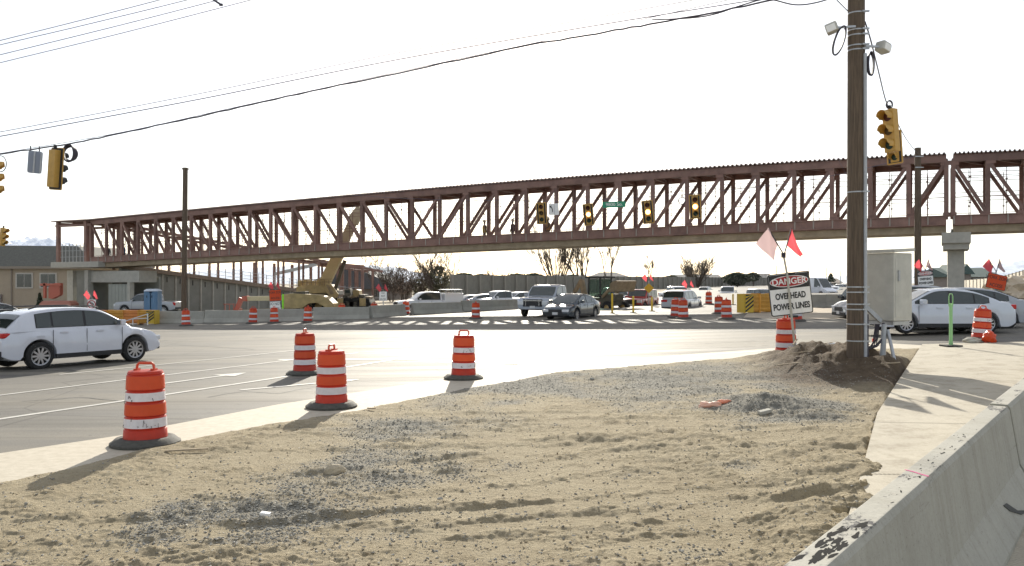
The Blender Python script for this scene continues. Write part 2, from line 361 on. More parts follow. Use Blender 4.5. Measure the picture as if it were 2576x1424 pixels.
# sidewalk
SWL = [gp(2320, 872), gp(2207, 1050), gp(2150, 1270)]
sw = [(SWL[0].x, SWL[0].y), (SWL[1].x, SWL[1].y), (SWL[2].x, SWL[2].y), (.6, 2.6), (1.5, 0), (9, 0), (24, 20), (24, gp(2576, 866).y+1.2), (gp(2576, 866).x, gp(2576, 866).y)]
gsheet('sidewalk', sw, M_walk, .07, 1.2, thick=.2)
sx_e = np.array([.6, SWL[2].x, SWL[1].x, SWL[0].x, 16]); sy_e = np.array([2.6, SWL[2].y, SWL[1].y, SWL[0].y, SWL[0].y+9])
for (xa_, ya_), (xb_, yb_) in (((2262, 965), (2560, 968)), ((2195, 1075), (2440, 1080)), ((2165, 1210), (2290, 1212))):
    A_, B_ = gp(xa_, ya_), gp(xb_, yb_); n_ = 12; pts = [A_.lerp(B_, k/n_) for k in range(n_+1)]
    mb = MB(); d_ = (B_-A_).normalized(); q_ = Vector((-d_.y, d_.x, 0))*.007; mb.add([v for p in pts for v in ((p.x+q_.x, p.y+q_.y, g(p.x, p.y)+.0745), (p.x-q_.x, p.y-q_.y, g(p.x, p.y)+.0745))], [(2*i, 2*i+1, 2*i+3, 2*i+2) for i in range(n_)]); mb.build('sidewalk_joint', mat('dark joint line', (.12, .105, .08), .9))['kind'] = 'structure'  # thin dark joints between the sidewalk slabs
# ---- foreground dirt, adaptively tessellated
R_, C_ = 760, 980
yy = 1/np.linspace(1/3.0, 1/27.0, R_); tt = np.linspace(-1.1, .72, C_)
TT, YY = np.meshgrid(tt, yy); XX = TT*YY
ye = np.interp(XX, exs, eys); d1 = ye-YY+.22*fbm(XX*1.5, YY*1.5, 4)+.08*fbm(XX*9, YY*9, 2)
ex = np.interp(YY, sy_e, sx_e); d2 = (ex-XX)*.88+.03*fbm(XX*3+9, YY*3, 4)+.35*np.clip((10.5-YY)/4, 0, 1)*(fbm(XX*1.3+3, YY*1.3, 3)+.35)
spill = np.clip((11.5-YY)/5, 0, 1); d2 = d2+spill*(.03+.42*fbm(XX*2.1+5, YY*1.7, 4, .6))
def sst(x): x = np.clip(x, 0, 1); return x*x*(3-2*x)
ins = np.minimum(sst(d1/.7), sst((d2+.02)/.12)); amp = sst(d1/1.5)
def px_blob(cx, cy, rx, ry):   # blob in ground coordinates given as pixels
    p = gp(cx, cy); X0, Y0 = p.x, p.y; sx = rx/F*Y0; sy = abs(gp(cx, cy-ry).y-gp(cx, cy+ry).y)/2
    return np.exp(-(((XX-X0)/sx)**2+((YY-Y0)/sy)**2))
H = .04*fbm(XX*1.1, YY*1.1, 3) + .026*fbm(XX*2.8, YY*4.2+.8*XX, 4, .6) + .017*fbm(XX*9, YY*16, 3, .6) + .010*fbm(XX*24, YY*24, 3)
lmp = np.clip(fbm(XX*1.4+7, YY*2.6+.3*XX, 4, .6)-.12, 0, 1); H += .05*lmp
for a0, c0, wd in ((.42, 9.3, .13), (.44, 10.0, .13), (.30, 7.0, .12), (.27, 7.6, .12), (.05, 12.2, .15), (.02, 13.0, .15)):
    dd = YY-(c0+a0*XX-.03*XX*XX)+.25*fbm(XX*.5+c0, YY*.1, 2); msk = np.clip(.6+1.4*fbm(XX*.5+c0*2, YY*.4, 2), 0, 1); H += msk*(-.035*np.exp(-(dd/wd)**2)+.022*np.exp(-((dd-.2)/.09)**2)+.018*np.exp(-((dd+.2)/.09)**2)+.008*np.sin(XX*34)*np.exp(-(dd/wd)**2))
rough = sst((fbm(XX*.5+5, YY*.5, 2)+.2)*2.2)
H += rough*.05*np.abs(fbm(XX*3.2+YY*.6, YY*2.2, 4, .6))
# tyre / bucket ruts
for a0, c0, wd in ((.35, 8.2, .16), (.28, 7.5, .14), (.1, 10.3, .2), (-.15, 6.6, .12)):
    dd = (YY-(c0+a0*XX)+.3*fbm(XX*.8, YY*.2, 2)); H -= .02*np.exp(-(dd/wd)**2)*(0.6+fbm(XX*3+c0, YY*3, 2)); H += .015*np.exp(-((dd-wd*1.7)/wd)**2)
mound = .34*px_blob(2120, 915, 130, 34)+.22*px_blob(2040, 925, 90, 22)+.12*px_blob(2200, 935, 80, 25)
pile = .17*px_blob(1935, 1022, 75, 17)+.06*px_blob(2060, 1045, 80, 12)+.05*px_blob(1620, 945, 200, 14)
mound = mound*(1+.5*fbm(XX*2.5, YY*2.5, 4)); pile = pile*(1+.6*fbm(XX*5, YY*5, 4))
lip = .03*np.exp(-((d1-.35)/.22)**2)*(1+1.5*fbm(XX*2, YY*2, 3))
ZZ = gnp(XX, YY)-.06+ins*(.075+H*amp+lip)+(mound+pile)*sst(d1/.3)*sst((d2+.02)/.25)
grav = np.zeros_like(XX)
for cx, cy, rx, ry, a_ in ((960, 1150, 170, 70, .42), (800, 1230, 180, 50, .38), (620, 1290, 220, 45, .42), (1000, 1085, 150, 40, .45), (1150, 1020, 130, 26, .4), (1350, 968, 240, 34, .55), (1650, 968, 280, 44, .55), (1850, 945, 240, 46, .5), (1950, 1025, 150, 28, .8), (2100, 1050, 120, 20, .4), (900, 1060, 90, 14, .3), (1180, 1080, 120, 14, .3), (550, 1370, 260, 30, .3), (1200, 1260, 80, 20, .2), (1880, 1180, 180, 18, .22)):
    grav = np.maximum(grav, a_*px_blob(cx, cy, rx*1.3, ry*1.25))
grav = np.clip(grav+.34*fbm(XX*1.6+4, YY*1.6, 4), 0, 1)
soil = np.clip(mound*4.5+.75*px_blob(2150, 950, 150, 34)+.5*px_blob(2010, 960, 90, 22)+.6*fbm(XX*2, YY*2, 4)*(mound > .01), 0, .92)
ZZ = ZZ+spill*.085*sst((1.1-d2)/.8)
ZZ = np.where(d1 > .45, np.where(d2 > .02, np.maximum(ZZ, gnp(XX, YY)+.016+.004*fbm(XX*12, YY*12, 2)), ZZ), ZZ)
V = np.stack([XX, YY, ZZ], -1).reshape(-1, 3)
keep = (ins > 0.0).ravel(); Fq = grid_faces(R_, C_); Fq = Fq[keep[Fq].any(1)]
dirt = np_mesh('dirt_ground', V, Fq, M_dirt); dirt['kind'] = 'structure'
for nm, arr in (('gravel', grav), ('soil', soil)):
    a = dirt.data.attributes.new(nm, 'FLOAT', 'POINT')
    if len(a.data) == arr.size: a.data.foreach_set('value', arr.astype(np.float32).ravel())
def dz_at(X, Y):
    j = np.clip(np.searchsorted(tt, X/Y), 1, C_-1); i = np.clip(np.searchsorted(yy, Y), 1, R_-1); return ZZ[i, j]
# ---- gravel stones
def stones(n, name, m, pick, smin, smax, seed):
    rs = np.random.RandomState(seed); P0 = []; 
    Xs = []; Ys = []
    while len(Xs) < n:
        Yc = 1/rs.uniform(1/26, 1/4.6, 4000); Xc = rs.uniform(-1.0, .7, 4000)*Yc
        i = np.clip(np.searchsorted(yy, Yc), 1, R_-1); j = np.clip(np.searchsorted(tt, Xc/Yc), 1, C_-1)
        ok = (ins[i, j] > .3) & (rs.rand(4000) < pick(grav[i, j], soil[i, j]))
        Xs += list(Xc[ok]); Ys += list(Yc[ok])
    Xs = np.array(Xs[:n]); Ys = np.array(Ys[:n]); i = np.searchsorted(yy, Ys).clip(1, R_-1); j = np.searchsorted(tt, Xs/Ys).clip(1, C_-1); Zs = ZZ[i, j]
    base = np.array([(1, 0, 0), (0, 1, 0), (-1, 0, 0), (0, -1, 0), (0, 0, 1), (0, 0, -1), (.6, .6, .55), (-.6, .55, .6), (-.6, -.6, .5), (.6, -.6, .6)], float)
    fc = np.array([(0, 6, 4), (6, 1, 4), (1, 7, 4), (7, 2, 4), (2, 8, 4), (8, 3, 4), (3, 9, 4), (9, 0, 4), (0, 1, 6), (1, 2, 7), (2, 3, 8), (3, 0, 9), (1, 0, 5), (2, 1, 5), (3, 2, 5), (0, 3, 5)])
    sz = smin+(smax-smin)*rs.rand(n)**3; an = rs.rand(n)*6.28; ca, sa = np.cos(an), np.sin(an)
    B = base[None]*(sz[:, None, None]*rs.uniform(.6, 1.2, (n, 10, 1)))*np.stack([np.ones(n), rs.uniform(.5, .9, n), rs.uniform(.4, .7, n)], -1)[:, None]
    x = B[..., 0]*ca[:, None]-B[..., 1]*sa[:, None]+Xs[:, None]; y = B[..., 0]*sa[:, None]+B[..., 1]*ca[:, None]+Ys[:, None]; z = B[..., 2]+Zs[:, None]+sz[:, None]*.15
    V = np.stack([x, y, z], -1).reshape(-1, 3); Fc = (fc[None]+10*np.arange(n)[:, None, None]).reshape(-1, 3)
    return np_mesh(name, V, Fc, m, False)
M_peb = mat('mixed pebble grey', (.18, .17, .145), .9, 0, col2=(.45, .43, .375), scale=11, detail=1)
M_pebt = mat('clod tan', (.27, .21, .135), .95, 0, col2=(.44, .36, .24), scale=9, detail=1)
o = stones(34000, 'gravel', M_peb, lambda a, s: np.clip((a-.12)*1.1, .02, 1), .005, .019, 5); tag(o, kind='stuff', label='loose grey gravel strewn over the dirt', cat='gravel')
o = stones(3500, 'dirt_clods', M_pebt, lambda a, s: np.clip(.35-a*.3, .05, 1), .004, .02, 8); tag(o, kind='stuff', label='small tan clods of soil on the dirt', cat='clods')
def rock(px, py, size, m, label, sq=(1, .7, .55), name='rock'):
    p = gp(px, py); bm = bmesh.new(); bmesh.ops.create_icosphere(bm, subdivisions=3, radius=1)
    for v in bm.verts:
        k = 1+.35*fbm(np.array([v.co.x*1.3+px]), np.array([v.co.y*1.3+v.co.z]), 3)[0]; v.co = Vector((v.co.x*sq[0], v.co.y*sq[1], v.co.z*sq[2]))*k*size
    me = bpy.data.meshes.new(name); bm.to_mesh(me); bm.free(); me.materials.append(m); o = bpy.data.objects.new(name, me); COL.objects.link(o)
    o.location = (p.x, p.y, dz_at(p.x, p.y)+size*.25); return tag(o, label, 'rock')
rock(842, 1195, .12, mat('tan rock', (.40, .34, .24), .9, 0, .2, .5, 8), 'largest tan rock lying on the dirt in the near left')
rock(1010, 1190, .035, M_peb, 'small grey stone to the right of the large tan rock')
rock(1108, 1262, .03, M_peb, 'small dark stone on the dirt in the near middle')
rock(1490, 960, .05, M_peb, 'small stone at the top of the gravel patch near the road edge')
# ================================================================== PEDESTRIAN BRIDGE
U = Vector((.8894, -.4571, 0)); NN = Vector((.4571, .8894, 0))
def bl(x): Z = 60/(1+.514*(x-XC)/F); return (x-XC)/F*Z, Z
_kx = [150, 230, 456, 685, 1171, 1272, 1998, 2384, 2576]
TOPc = np.polyfit(_kx, [557, 552.5, 532.5, 510, 463, 456, 408, 387, 375], 3); BOTc = np.polyfit(_kx[1:], [672, 665, 650.5, 629, 625.6, 599, 586, 579], 3)
def zpx(x, y): X, Z = bl(x); return CH-(y-YC)/F*Z
class Sta:
    def __init__(s, x):
        s.X, s.Y = bl(x); s.zt = zpx(x, float(np.polyval(TOPc, x))); s.zb = zpx(x, float(np.polyval(BOTc, x))); s.H = s.zt-s.zb
    def at(s, f, off=0): return Vector((s.X, s.Y, s.zt-f*s.H))+NN*off
WB = 3.2
def span(name, label, xs, flip, base_x, endpost=True, group=None, close_right=True):
    st = [Sta(x) for x in xs]; X, Y = bl(base_x); root = thing(name, label, 'bridge', (X, Y, st[0].zb), 0, group)
    kw = dict(parent=root, world=True)
    for off, side in ((0, 1), (WB, -1)):
        mb = MB()
        for a, c in zip(st[:-1], st[1:]): mb.beam(a.at(.072, off), c.at(.072, off), .3, .088*a.H)
        mb.build('top_chord', M_steel, **kw)
        mb = MB()
        for a, c in zip(st[:-1], st[1:]):
            mb.beam(a.at(.845, off), c.at(.845, off), .2, .12*a.H)
            mb.beam(a.at(.788, off), c.at(.788, off), .34, .05); mb.beam(a.at(.9, off), c.at(.9, off), .34, .05)
        mb.build('bottom_chord', M_steel, **kw)
        for i, s_ in enumerate(st): MB().beam(s_.at(.11, off), s_.at(.785, off), .245 if i not in (0, len(st)-1) else .36, .24, up=U).build('post', M_steel, **kw)
        for i, (a, c) in enumerate(zip(st[:-1], st[1:])):
            p, q = (a.at(.11, off), c.at(.785, off)) if i < flip else (c.at(.11, off), a.at(.785, off))
            MB().beam(p, q, .19, .18, up=NN).build('diagonal', M_steel, **kw)
        mb = MB()
        for f in (.245, .29, .5, .55, .76): 
            for a, c in zip(st[:-1], st[1:]): mb.beam(a.at(f, off+.25*side), c.at(f, off+.25*side), .03, .03)
        mb.build('guard_cable', M_steel, **kw)
        for i, (a, c) in enumerate(zip(st[:-1], st[1:])):
            for t in (.5,):
                mb = MB()
                p = a.at(.785, off+.3*side).lerp(c.at(.785, off+.3*side), t); q = a.at(.14+.1*((i*7) % 3)/2, off+.3*side).lerp(c.at(.14+.1*((i*7) % 3)/2, off+.3*side), t); mb.beam(p, q, .035, .035, up=U)
                for k in (.25, .5, .75): r = p.lerp(q, k); mb.box(r, (.09, .09, .08))
                mb.build('guard_post', M_steel, **kw)
    for i, s_ in enumerate(st):
        top_d = (i == 0 or i > flip) ; dx = .28 if i < flip else -.28
        for f, sx_ in ((.125, dx), (.775, -dx)):
            p = s_.at(f, -.115)+U*sx_*(.55 if 0 < i < len(st)-1 else .2); MB().box((0, 0, 0), (.46, .02, .26), rotv('Z', math.atan2(U.y, U.x))).build('gusset_plate', M_steel, root).location = p-tot(root)
        MB().beam(s_.at(.09), s_.at(.09, WB), .16, .2).build('roof_beam', M_steel, **kw)
    for i, (a, c) in enumerate(zip(st[:-1], st[1:])):
        for t in (0.02, .52):
            p = a.at(.845, -.13).lerp(c.at(.845, -.13), t); MB().box(p, (.07, .05, .115*a.H)).build('stiffener', M_clip, **kw)
    mb = MB()
    for a, c in zip(st[:-1], st[1:]): mb.beam(a.at(.08, .1), c.at(.08, WB-.1), .1, .1); 
    mb.build('roof_brace', M_steel, **kw)
    mb = MB()      # deck slab and its edge form
    for a, c in zip(st[:-1], st[1:]):
        p = [a.at(.915, .12), c.at(.915, .12), c.at(1.0, .12), a.at(1.0, .12)]; mb.prism(p, NN*(WB-.24))
    mb.build('deck', M_form, **kw)
    # corrugated roof: ribs across the bridge
    vs = []; fs = []; tot_ = []; per = 8; prof = [(0, 0), (.2, .0), (.35, .085), (.65, .085), (.8, 0)]
    for i, (a, c) in enumerate(zip(st[:-1], st[1:])):
        for k in range(per):
            for u_, hh in prof: tot_.append((a, c, (k+u_)/per, hh))
    tot_.append((st[-2], st[-1], 1, 0))
    for a, c, t, hh in tot_:
        p = a.at(.025, -.3).lerp(c.at(.025, -.3), t); q = a.at(.025, WB+.3).lerp(c.at(.025, WB+.3), t)
        for z in (.05, -.0): vs += [p+Vector((0, 0, hh+z)), q+Vector((0, 0, hh+z))]
    n = len(tot_)
    for i in range(n-1):
        o_ = 4*i; fs += [(o_, o_+4, o_+5, o_+1), (o_+2, o_+3, o_+7, o_+6), (o_, o_+2, o_+6, o_+4), (o_+1, o_+5, o_+7, o_+3)]
    mb = MB(); mb.add(vs, fs); mb.build('roof_deck', M_roofm, **kw)
    return root
src = [254, 295, 338, 382.5, 431, 480, 530, 583, 637, 692, 750, 812, 874, 938, 1003, 1070, 1142, 1218, 1296, 1376, 1457.5, 1541, 1628, 1717, 1808, 1903, 2000, 2099, 2200, 2304, 2410, 2516, 2621]
xs = [x*.9083 for x in src]
span('pedestrian_bridge', 'long covered red steel truss footbridge spanning the whole intersection', xs, 16, 1288, group='truss spans of the footbridge')
xs2 = [x*.9083 for x in (2640, 2736, 2843, 2955, 3072, 3195)]
span('pedestrian_bridge', 'short end of red steel truss span right of the concrete pier', xs2, 99, 2400, group='truss spans of the footbridge')
# pier at right
def pxbox(x0, x1, ytop, Z): return (x0-XC)/F*Z, (x1-XC)/F*Z, CH-(ytop-YC)/F*Z
X, Z = bl(2388); pz = zpx(2388, 585); Zp = Z+1.2; Xp = X+1.0
rt = thing('bridge_pier', 'concrete pier with flared rectangular cap carrying the footbridge at right', 'pier', (Xp, Zp, g(Xp, Zp)), -.475)
s_ = F/Zp; hcap = 42/s_; wcap = 62/s_
top = pz-g(Xp, Zp)
mb = MB(); mb.box((0, 0, top-.33*hcap), (wcap*1.02, 3.9, hcap*.62)); mb.box((0, 0, top-.80*hcap), (wcap*.92, 3.5, hcap*.4)); mb.build('cap', M_conc, rt, bevel=.02)
MB().box((0, 0, (top-hcap)/2), (.86, 1.9, top-hcap)).build('column', M_conc, rt, bevel=.04)
for sy in (.6, 2.6): MB().box((0, sy-1.6, top+.1), (.5, .4, .22)).build('bearing', M_conc_d, rt)
# ================================================================== LEFT ABUTMENT, RAMP
A = math.atan2(U.y, U.x)
def tl(x): X, Z = bl(x); return ((Vector((X, Z, 0))-Vector((0, 60, 0))).dot(U))
ox, oy = bl(265); gz = g(ox, oy)-.1
ab = thing('bridge_abutment', 'tall grey concrete landing tower under the left end of the footbridge', 'abutment', (ox, oy, gz), A)
t0 = tl(265); zt = zpx(200, 672)-gz
def la(x): return tl(x)-t0
kw = dict(parent=ab)
MB().box(((la(143)+la(262))/2, 2.6, zt-.02+.25), (la(262)-la(143), 6.5, .55)).build('landing_slab', M_conc, bevel=.02, **kw)
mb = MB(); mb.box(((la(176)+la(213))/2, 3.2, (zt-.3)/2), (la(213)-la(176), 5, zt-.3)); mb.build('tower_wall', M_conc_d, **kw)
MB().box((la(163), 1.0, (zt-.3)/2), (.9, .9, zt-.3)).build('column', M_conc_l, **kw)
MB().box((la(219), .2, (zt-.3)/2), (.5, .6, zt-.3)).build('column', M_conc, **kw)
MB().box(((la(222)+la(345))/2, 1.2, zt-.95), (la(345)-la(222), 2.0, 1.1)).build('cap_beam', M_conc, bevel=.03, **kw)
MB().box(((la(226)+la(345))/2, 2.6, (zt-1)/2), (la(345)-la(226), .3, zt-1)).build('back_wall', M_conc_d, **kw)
mb = MB(); n = 6; x0, x1 = la(262), la(314)
for i in range(n): mb.box((x0+(i+.5)*(x1-x0)/n, .5, (zt-1.6)/2), ((x1-x0)/n-.03, .08, zt-1.7))
mb.build('panel_door', mat('pale form board', (.34, .35, .31), .8, 0, .08, 0, 1), **kw)
MB().box((la(322), .3, (zt-1.5)/2), (.35, .5, zt-1.5)).build('column', M_conc_l, **kw)
# landing canopy: posts, beams, thin ribbed roof, railing
cz = zpx(190, 556)-gz
for xx, yy_ in ((152, -.2), (222, -.2), (152, 3.4), (222, 3.4)): MB().box((la(xx), yy_, (zt+.5+cz)/2), (.36, .3, cz-zt-.5)).build('canopy_post', M_steel, **kw)
mb = MB()
for yy_ in (-.2, 3.4): mb.beam((la(146), yy_, cz-.45), (la(235), yy_, cz-.45), .2, .22)
for xx in (152, 187, 222): mb.beam((la(xx), -.2, cz-.2), (la(xx), 3.4, cz-.2), .15, .2)
mb.build('canopy_beam', M_steel, **kw)
mb = MB()
k = int((la(245)-la(143))/.29)
for i in range(k): mb.box((la(143)+i*.29, 1.6, cz+.02), (.16, 4.4, .09)); mb.box((la(143)+i*.29+.14, 1.6, cz-.02), (.15, 4.4, .03))
mb.build('canopy_roof', M_roofm, **kw)
mb = MB()
for xx in range(165, 222, 9): mb.beam((la(xx), -.35, zt+.4), (la(xx), -.35, zt+2.3), .05, .05)
for hz in (1.0, 1.6, 2.1): mb.beam((la(160), -.35, zt+hz), (la(222), -.35, zt+hz), .03, .03)
mb.build('guard_rail', M_galv, **kw)
# ramp wall
rd = Vector((.6, .8, 0)); rn = Vector((-.8, .6, 0)); ra = math.atan2(.8, .6); R0 = Vector((-38.2, 81.5, 0))
gz = g(R0.x, R0.y)-.2; rw = thing('ramp_wall', 'long panelled grey concrete ramp wall sloping down to the right behind the crane', 'retaining wall', (R0.x, R0.y, gz), ra)
def wtop(t): return (3.55-gz)-t*.118
for i in range(20):
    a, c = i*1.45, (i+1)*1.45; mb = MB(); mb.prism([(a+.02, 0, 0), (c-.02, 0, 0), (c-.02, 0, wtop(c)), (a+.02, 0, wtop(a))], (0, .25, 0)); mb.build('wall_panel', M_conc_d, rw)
    MB().box((a, .06, wtop(a)/2), (.16, .3, wtop(a)-.02)).build('pilaster', M_conc, rw)
mb = MB(); mb.beam((0, -.02, wtop(0)+.16), (29, -.02, wtop(29)+.16), .55, .42); mb.build('coping', mat('brown coping', (.22, .17, .13), .85, 0, .2), rw)
mb = MB()
for i in range(1, 20): mb.box((i*1.45+.5, -.05, wtop(i*1.45)-.6), (.05, .08, .55))
mb.build('drain_stain', mat('dark stain', (.09, .085, .08), .9), rw)
mb = MB(); 
for i in range(27): t = i*1.07; mb.beam((t, .1, wtop(t)+.3), (t, .1, wtop(t)+1.5), .05, .05)
for h in (.7, 1.1, 1.45): mb.beam((0, .1, wtop(0)+h), (29, .1, wtop(29)+h), .035, .035)
mb.build('guard_rail', M_galv, rw)
MB().box((15, 2.0, .5), (29, 3.4, .3)).build('ramp_slab', M_conc_d, rw)
# ramp canopy frames (steel) standing on the ramp, falling to the right, and a low flat return flight
rc = thing('ramp_canopy', 'unroofed red steel canopy frames standing along the ramp behind the crane', 'steel frame', (R0.x, R0.y, gz), ra)
def ctop(t): return wtop(t)+4.3
for off in (.7, 3.6):
    for i in range(12):
        t = 1.2+i*3.0
        MB().beam((t, off, max(wtop(t), 0)), (t, off, ctop(t)), .2, .2, up=(1, 0, 0)).build('post', M_steel, rc)
    MB().beam((0, off, ctop(0)), (36, off, ctop(36)), .2, .26).build('top_beam', M_steel, rc)
for i in range(12): t = 1.2+i*3.0; MB().beam((t, .7, ctop(t)-.1), (t, 3.6, ctop(t)-.1), .12, .16).build('cross_beam', M_steel, rc)
mb = MB()
for i in range(36): mb.beam((i, .6, ctop(i)+.16), (i, 3.7, ctop(i)+.16), .5, .05)
mb.build('roof_strip', M_roofm, rc)
# second flight further back (flat roof frame seen between x 780 and 920)
pA, pB = P(915, 668, 112), P(640, 640, 112); rb = thing('stair_canopy', 'low pitched dark red steel canopy frame to the right of the crane boom', 'steel frame', (pA.x, pA.y, g(pA.x, pA.y)), 0)
kw = dict(parent=rb, world=True)
def PV(x, y, Z): return P(x, y, Z)
MB().beam(PV(640, 648, 112), PV(915, 672, 104), .3, .5).build('roof_beam', M_steel, **kw)
MB().beam(PV(690, 690, 112), PV(800, 664, 106), .2, .4).build('roof_beam', M_galv, **kw)
MB().beam(PV(640, 645, 118), PV(915, 676, 112), .3, .4).build('roof_beam', M_steel, **kw)
MB().beam(PV(800, 668, 108), PV(915, 682, 104), .15, .2).build('roof_beam', M_steel, **kw)
for x, z in ((640, 112), (690, 112), (735, 110), (782, 109), (824, 108), (850, 106), (862, 111), (880, 107), (912, 104)):
    p = PV(x, 660+.09*(x-640)*.6, z); MB().beam((p.x, p.y, g(p.x, p.y)), p, .32, .32, up=(1, 0, 0)).build('post', M_steel, **kw)
mb = MB()
for i in range(16): a = PV(700+i*14, 715+.3*i, 106); mb.beam((a.x, a.y, a.z-1.6), a, .04, .04)
mb.beam(PV(700, 716, 106), PV(910, 724, 106), .05, .05); mb.beam(PV(700, 728, 106), PV(910, 736, 106), .05, .05); mb.build('guard_rail', M_galv, **kw)
# ================================================================== BUILDINGS
M_tanw = mat('tan stucco', (.38, .31, .23), .9, 0, .06, .2, 2); M_shing = mat('brown grey shingle', (.12, .12, .105), .9, 0, .25, .3, 6)
M_stone = mat('rubble stone', (.22, .19, .17), .9, 0, .4, .5, 5); M_win = mat('window glass', (.03, .04, .045), .1, 0, spec=.8); M_frame = mat('window frame white', (.5, .47, .42), .6)
M_eave = mat('eave trim', (.25, .21, .17), .7)
def box_thing_window(par, c, wd, ht, nrm_y=-1):
    f = MB(); f.box((c[0], c[1]+nrm_y*.04, c[2]), (wd+.24, .12, ht+.24)); fr = f.build('window', M_frame, par)
    for k in (-1, 1): MB().box((c[0]+k*wd/4, c[1]+nrm_y*.11, c[2]), (wd/2-.08, .04, ht-.06)).build('pane', M_win, fr)
Zb = 96; xa, xb = (-260-XC)/F*Zb, (243-XC)/F*Zb; gb = g(-50, Zb)-.1; W_ = xb-xa; cx = (xa+xb)/2
bd = thing('office_building', 'single storey tan building with brown mansard roof at the left edge', 'building', (cx, Zb+7, gb), 0)
ze = CH+(YC-671)/F*Zb-gb; zr = CH+(YC-614)/F*Zb-gb
MB().box((0, 0, ze/2), (W_-1.2, 14, ze)).build('wall', M_tanw, bd)
mb = MB(); r = 3.2; e = .5
vs = [(-W_/2-e, -7-e, ze), (W_/2+e, -7-e, ze), (W_/2+e, 7+e, ze), (-W_/2-e, 7+e, ze), (-W_/2+r, -7+2, zr), (W_/2-r, -7+2, zr-.15), (W_/2-r, 5, zr), (-W_/2+r, 5, zr)]
mb.add(vs, [(0, 1, 5, 4), (1, 2, 6, 5), (2, 3, 7, 6), (3, 0, 4, 7), (4, 5, 6, 7), (3, 2, 1, 0)]); mb.build('roof', M_shing, bd)
MB().box((0, -7.45, ze-.1), (W_+.9, .14, .3)).build('fascia', M_eave, bd)
for wx in (62, 122, -40, -110): box_thing_window(bd, ((wx-XC)/F*Zb-cx, -7, CH-(706-YC)/F*Zb-gb), 1.75, 1.55)
MB().box(((17-XC)/F*Zb-cx-3, -7.12, .9), (5.0, .3, 2.0)).build('stone_skirt', M_stone, bd)
MB().box(((30-XC)/F*Zb-cx, -7.1, ze/2), (.12, .1, ze)).build('downpipe', M_eave, bd)
def house(x0, x1, ye, yr, Z, m_w, m_r, label, name='house', gable='x', depth=10, cat='house', nwin=2):
    X0, X1 = (x0-XC)/F*Z, (x1-XC)/F*Z; cx = (X0+X1)/2; W_ = X1-X0; gz = g(cx, Z)-.2; ze = CH-(ye-YC)/F*Z-gz; zr = CH-(yr-YC)/F*Z-gz
    h = thing(name, label, cat, (cx, Z+depth/2, gz)); MB().box((0, 0, ze/2), (W_*.94, depth*.94, ze)).build('wall', m_w, h)
    mb = MB(); e = .4; a, d = W_/2+e, depth/2+e
    if gable == 'x': mb.prism([(-a, -d, ze), (a, -d, ze), (0, -d, zr)], (0, 2*d, 0))          # gable end to the camera
    elif gable == 'hip': mb.add([(-a, -d, ze), (a, -d, ze), (a, d, ze), (-a, d, ze), (-a*.35, 0, zr), (a*.35, 0, zr)], [(0, 1, 5, 4), (1, 2, 5), (2, 3, 4, 5), (3, 0, 4), (3, 2, 1, 0)])
    else: mb.add([(-a, -d, ze), (a, -d, ze), (a, d, ze), (-a, d, ze), (-a, 0, zr), (a, 0, zr)], [(0, 1, 5, 4), (1, 2, 5), (2, 3, 4, 5), (3, 0, 4), (3, 2, 1, 0)])
    mb.build('roof', m_r, h)
    for i in range(nwin): box_thing_window(h, ((i+.5)/nwin*W_*.8-W_*.4, -depth*.47, ze*.6), min(1.6, W_*.12), 1.2)
    return h
M_taupe = mat('taupe siding', (.26, .22, .19), .9, 0, .08); M_roofd = mat('dark roof shingle', (.09, .09, .095), .9, 0, .2); M_dgreen = mat('dark green roof', (.07, .11, .10), .85, 0, .15)
house(745, 1012, 727, 668, 135, M_taupe, M_roofd, 'taupe gabled building behind the canopy frame right of the crane', 'building', 'x', 18, 'building', 3)
house(1095, 1155, 727, 703, 190, M_taupe, M_roofd, 'small grey house among the trees left of the noise wall', gable='x')
house(1480, 1590, 699, 684, 290, M_taupe, M_roofd, 'house with dark ridged roof above the noise wall behind the backhoe', gable='hip', depth=16)
house(1395, 1475, 698, 690, 300, M_taupe, M_roofd, 'house with low roof above the noise wall behind the grey pickup', gable='y', depth=14)
house(1700, 1815, 699, 690, 330, M_taupe, M_roofd, 'house with wide dark roof beside the leafless round bush', gable='y', depth=14)
house(1880, 1945, 700, 688, 360, M_taupe, M_roofd, 'house with dark roof left of the danger sign beyond the wall', gable='y', depth=14)
house(2060, 2120, 712, 700, 380, M_tanw, mat('tan roof', (.3, .25, .2), .9, 0, .2), 'tan house with low gable seen past the right edge of the danger sign', gable='y', depth=16)
house(2398, 2520, 697, 672, 150, M_taupe, M_dgreen, 'long building with dark green twin gabled roof beyond the pale fence', 'building', 'y', 14, 'building', 3)
house(2415, 2445, 690, 664, 149, M_taupe, M_dgreen, 'small dark green gable in front of the long green roof', 'dormer_building', 'x', 8, 'building', 0)
